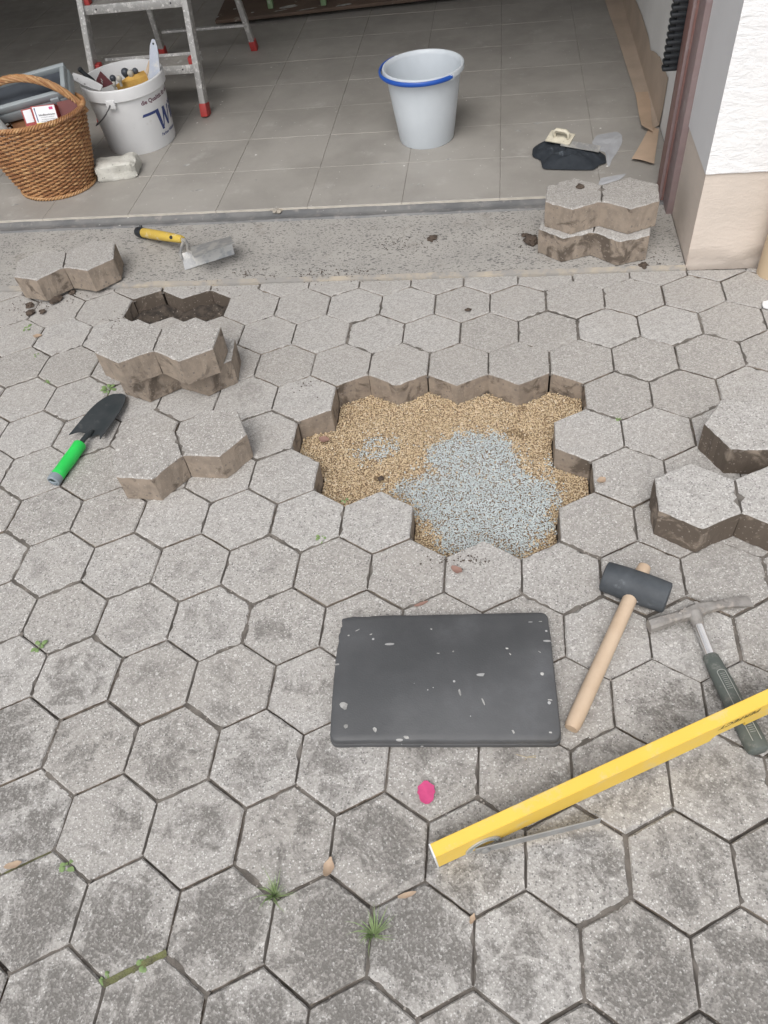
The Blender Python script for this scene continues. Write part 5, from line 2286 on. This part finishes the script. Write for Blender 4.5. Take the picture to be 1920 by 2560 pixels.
# ------------------------------------------------------------------ litter, weeds and clods
def leaf(name, label, u, v, L_, W_, an, mat, curl=.004, z=0.0, cat='leaf', group='dry leaves on the paving', fold=.12):
    c_ = gp(u, v, z)
    g_ = []
    for i in range(9):
        t = i / 8
        w_ = W_ * math.sin(math.pi * min(1, .06 + t * .90)) ** .8 / 2 * (1 + .5 * fbm(t * 4.5, u * .37, v * .11))
        g_.append([(L_ * (t - .5), w_ * s, .0012 + curl * (2 * t - 1) ** 2 + fold * w_ * s * s + .0006 * fbm(t * 5, s * 3, u)) for s in (-1, -.5, 0, .5, 1)])
    m_ = MB()
    m_.sheet(g_, .0005)
    o_ = m_.build(name, mat)
    o_.location = (c_.x, c_.y, z + .0006)
    o_.rotation_euler = (0, 0, an)
    return tag(o_, label, cat, group)


leaf('petal', 'bright pink flower petal lying below the kneeling mat', 1066, 1982, .040, .033, R_(97), M['petal'], .0012, .001, 'petal', None, .12)
leaf('dry_leaf', 'tan leaf on the paving stone right of the gravel hole', 1503, 1202, .022, .017, R_(35), M['leaf_brown'], .003, .002)
leaf('dry_leaf', 'reddish brown leaf on the paving stone below the gravel hole', 1142, 1426, .026, .018, R_(-30), M['leaf_red'], .004, .002)
leaf('dry_leaf', 'orange brown leaf inside the gravel hole by its left corner', 811, 1100, .030, .020, R_(-15), M['leaf_red'], .003, -.058)
leaf('dry_leaf', 'upright folded brown leaf stuck in a joint left of the spirit level end', 822, 2170, .030, .018, R_(80), M['leaf_brown'], .008, .001)
leaf('dry_leaf', 'small dry leaf wedged in the joint near the mossy corner', 35, 2163, .030, .012, R_(20), M['leaf_brown'], .003, .0)
leaf('dry_leaf', 'narrow reddish leaf in the joint above the kneeling mat', 1053, 1511, .030, .008, R_(25), M['leaf_red'], .002, .0)
leaf('dry_leaf', 'pale leaf lying beside the weed below the lone threshold stone', 95, 841, .028, .014, R_(5), M['leaf_brown'], .002, .001)
leaf('dry_leaf', 'thin brown leaf in the joint right of the lower grass tuft', 1018, 2238, .030, .009, R_(20), M['leaf_brown'], .003, .001)
leaf('dry_leaf', 'brown leaf crumb in the joint by the paving edge below', 1181, 2298, .016, .008, R_(70), M['leaf_brown'], .003, .001)


def clump(name, label, u, v, n_, L_, mat, kind='grass', z=-.006):
    c_ = gp(u, v, 0)
    o_ = thing(name, label, 'weed', (c_.x, c_.y, z), group='weeds in the paving joints')
    m_ = MB()
    for k in range(n_):
        a = random.uniform(0, 2 * math.pi)
        ln = L_ * random.uniform(.5, 1.1)
        if kind == 'grass':
            lean = random.uniform(.3, 1.0)
            pts = []
            r0 = random.uniform(0, .006)
            for q in range(6):
                t = q / 5
                r = r0 + ln * lean * t
                zz = ln * (1 - .55 * lean) * math.sin(t * math.pi * .62) + .004
                pts.append(Vector((r * math.cos(a + .3 * t), r * math.sin(a + .3 * t), zz)))
            sd2 = Vector((-math.sin(a), math.cos(a), 0))
            g_ = [[p_ + sd2 * (.0011 * (1 - q / 5.3)) * s for s in (-1, 1)] for q, p_ in enumerate(pts)]
            m_.sheet(g_, .0002)
        else:
            el = random.uniform(.15, .7)
            d_ = Vector((math.cos(a) * math.cos(el), math.sin(a) * math.cos(el), math.sin(el)))
            base = d_ * ln * .35 + Vector((0, 0, .004))
            sd2 = Vector((-math.sin(a), math.cos(a), 0))
            m_.tube([Vector((0, 0, .002)), base], .0005, 4)
            g_ = []
            for q in range(6):
                t = q / 5
                w_ = ln * .22 * math.sin(math.pi * min(1, .08 + t * .9)) + .0003
                p_ = base + d_ * ln * .65 * t - Vector((0, 0, .006 * t * t))
                g_.append([p_ + sd2 * w_ * s for s in (-1, 0, 1)])
            m_.sheet(g_, .0003)
    m_.build('foliage', mat, o_, smooth=60)
    return o_


clump('grass_tuft', 'small spreading grass tuft in the joint corner near the leaf', 685, 2238, 40, .040, M['grass_green'])
clump('grass_tuft', 'taller grass tuft in the upright joint left of the level end', 933, 2335, 46, .046, M['grass_green'])
clump('weed', 'star shaped weed in a joint at the left far from the trowel', 98, 1617, 11, 0.0203, M['leaf_green'], 'leaf')
clump('weed', 'weed with rounded leaves below the lone threshold stone', 68, 822, 14, 0.0234, M['leaf_green'], 'leaf')
clump('weed', 'two leaved seedling in the joint left below the gravel hole', 804, 1344, 6, 0.0172, M['leaf_green'], 'leaf')
clump('weed', 'bushy green weed between trowel tip and the piled stones', 272, 972, 16, 0.0234, M['leaf_green'], 'leaf')
clump('weed', 'pale weed growing beside the mossy joint at the lower left', 168, 2165, 12, 0.0172, M['leaf_green'], 'leaf')
clump('weed', 'small weed at the lower end of the mossy joint', 262, 2446, 8, 0.0140, M['leaf_green'], 'leaf')
clump('weed', 'sprouting weed on the mossy joint between two dark stones', 362, 2406, 12, 0.0172, M['leaf_green'], 'leaf')
clump('weed', 'seedling in the joint above the piled stones and trowel', 92, 888, 8, 0.0140, M['leaf_green'], 'leaf')
clump('weed', 'seedling in the joint left of the green trowel blade', 115, 955, 7, 0.0125, M['leaf_green'], 'leaf')
clump('weed', 'tiny sprout at the edge of the gravel hole', 862, 1250, 5, 0.0125, M['leaf_green'], 'leaf')
clump('weed', 'tiny sprout in the joint right of the gravel hole', 1545, 1046, 7, 0.0101, M['leaf_green'], 'leaf')


def clod(label, u, v, r, z=0.0, flat=.6, mat='clod', group='soil clods by the lifted stones'):
    c_ = gp(u, v, z)
    bm_ = bmesh.new()
    bmesh.ops.create_icosphere(bm_, subdivisions=3, radius=1)
    sd3 = random.random() * 50
    for v_ in bm_.verts:
        k = 1 + .55 * fbm(v_.co.x * 1.3 + sd3, v_.co.y * 1.3, v_.co.z * 1.3) + .18 * fbm(v_.co.x * 5, v_.co.y * 5 + sd3, v_.co.z * 5)
        v_.co *= r * k
        v_.co.z = max(v_.co.z * flat, -r * .25)
    bm_.verts.index_update()
    m_ = MB()
    m_.bm(bm_)
    o_ = m_.build('soil_clod', M[mat])
    o_.location = (c_.x, c_.y, z + r * .25)
    o_.rotation_euler = (0, 0, random.random() * 6)
    return tag(o_, label, 'clod', group)


clod('larger dark soil clod under the lone threshold stone', 77, 784, .013)
clod('oblong soil clod right of the larger one by the threshold stone', 107, 781, .010)
clod('soil clod in the crumbs against the lone threshold stone', 75, 765, .012)
clod('flat smear of soil between the threshold stone and paving', 140, 752, .020, 0, .35)
clod('soil clod in the gap below the lone threshold stone', 182, 733, .010)
clod('dark soil clod on the threshold left of the piled stones', 1328, 605, .022, .005)
clod('flat soil crumb on the threshold left of the stones', 1312, 590, .010, .005, .4)
clod('single soil clod on the paving in front of the pillar stones', 1607, 668, .014)
clod('soil clod lying alone in the middle of the threshold', 1080, 598, .014, .005, .5)
clod('dark clod on the tan gravel at the left of the hole', 952, 1197, .007, -.062, .4)
clod('small crumb of soil on the paving before the threshold', 1171, 776, .008, 0, .35)
clod('flat soil crumb on the upper stone by the white pillar', 1450, 468, .011, .166, .4)
# crumbs scattered round the lifted stones
cr = MB()
spots = [(60, 770, 30), (110, 760, 30), (170, 750, 20), (1330, 610, 30), (1320, 640, 18), (1080, 600, 20), (1290, 590, 20), (300, 800, 40), (520, 720, 30), (1180, 1400, 40),
         (1120, 1400, 30), (760, 970, 20), (1620, 650, 30), (640, 690, 60), (900, 690, 60), (800, 690, 90), (1000, 610, 60), (1450, 470, 20), (830, 1130, 20), (1400, 560, 40)]
for (u, v, n_) in spots:
    for k in range(n_):
        uu, vv_ = u + random.gauss(0, 28), v + random.gauss(0, 10)
        q = gp(uu, vv_, 0)
        if any(inside(P, (q.x, q.y)) for P in big) or any(inside(hex_world(11, x), (q.x, q.y)) for x in holes[11]):
            continue
        r = random.uniform(.0008, .0028)
        z = .0065 if 1.75 < q.y < 2.1 else .0005
        if q.y > 2.1:
            continue
        cr.add([(q.x + r * random.uniform(.6, 1.3), q.y, z), (q.x, q.y + r, z), (q.x - r * random.uniform(.6, 1.3), q.y, z), (q.x, q.y - r, z), (q.x, q.y, z + r * .8)],
               [(0, 1, 4), (1, 2, 4), (2, 3, 4), (3, 0, 4)])
tag(cr.build('soil_crumbs', M['clod'], smooth=0), 'scattered dark soil crumbs around the lifted stones and threshold', 'soil', kind='stuff')
# straw twig below the mat
tw = MB()
P = [gp(1290, 1886, .001), gp(1315, 1893, .003), gp(1340, 1894, .001)]
tw.tube(P, .0006, 5)
tw.tube([gp(1312, 1901, .001), gp(1318, 1893, .003), gp(1340, 1889, .002)], .0005, 5)
c_ = gp(1315, 1893, 0)
tw.v = [(a - c_.x, b - c_.y, z) for a, b, z in tw.v]
o = tw.build('twig', M['straw'], loc=(c_.x, c_.y, .0005))
tag(o, 'thin forked straw twig below the kneeling mat', 'twig')
# white plastic scraper whose tip shows at the paving edge
ws = thing('plastic_scraper', 'white rounded plastic piece lying on the paving near the downpipe', 'scraper', tuple(gp(1908, 765, .0)), R_(-8))
m = MB()
pl = [(-.002, .012), (-.004, 0), (-.002, -.012), (.010, -.018), (.09, -.022), (.09, .022), (.010, .018)]
m.prism(pl, .001, .007, bev=.0015)
m.build('blade', M['white_plastic'], ws)
m = MB()
m.box((.14, 0, .008), (.10, .022, .014), bev=.004)
m.build('handle', M['white_plastic'], ws)
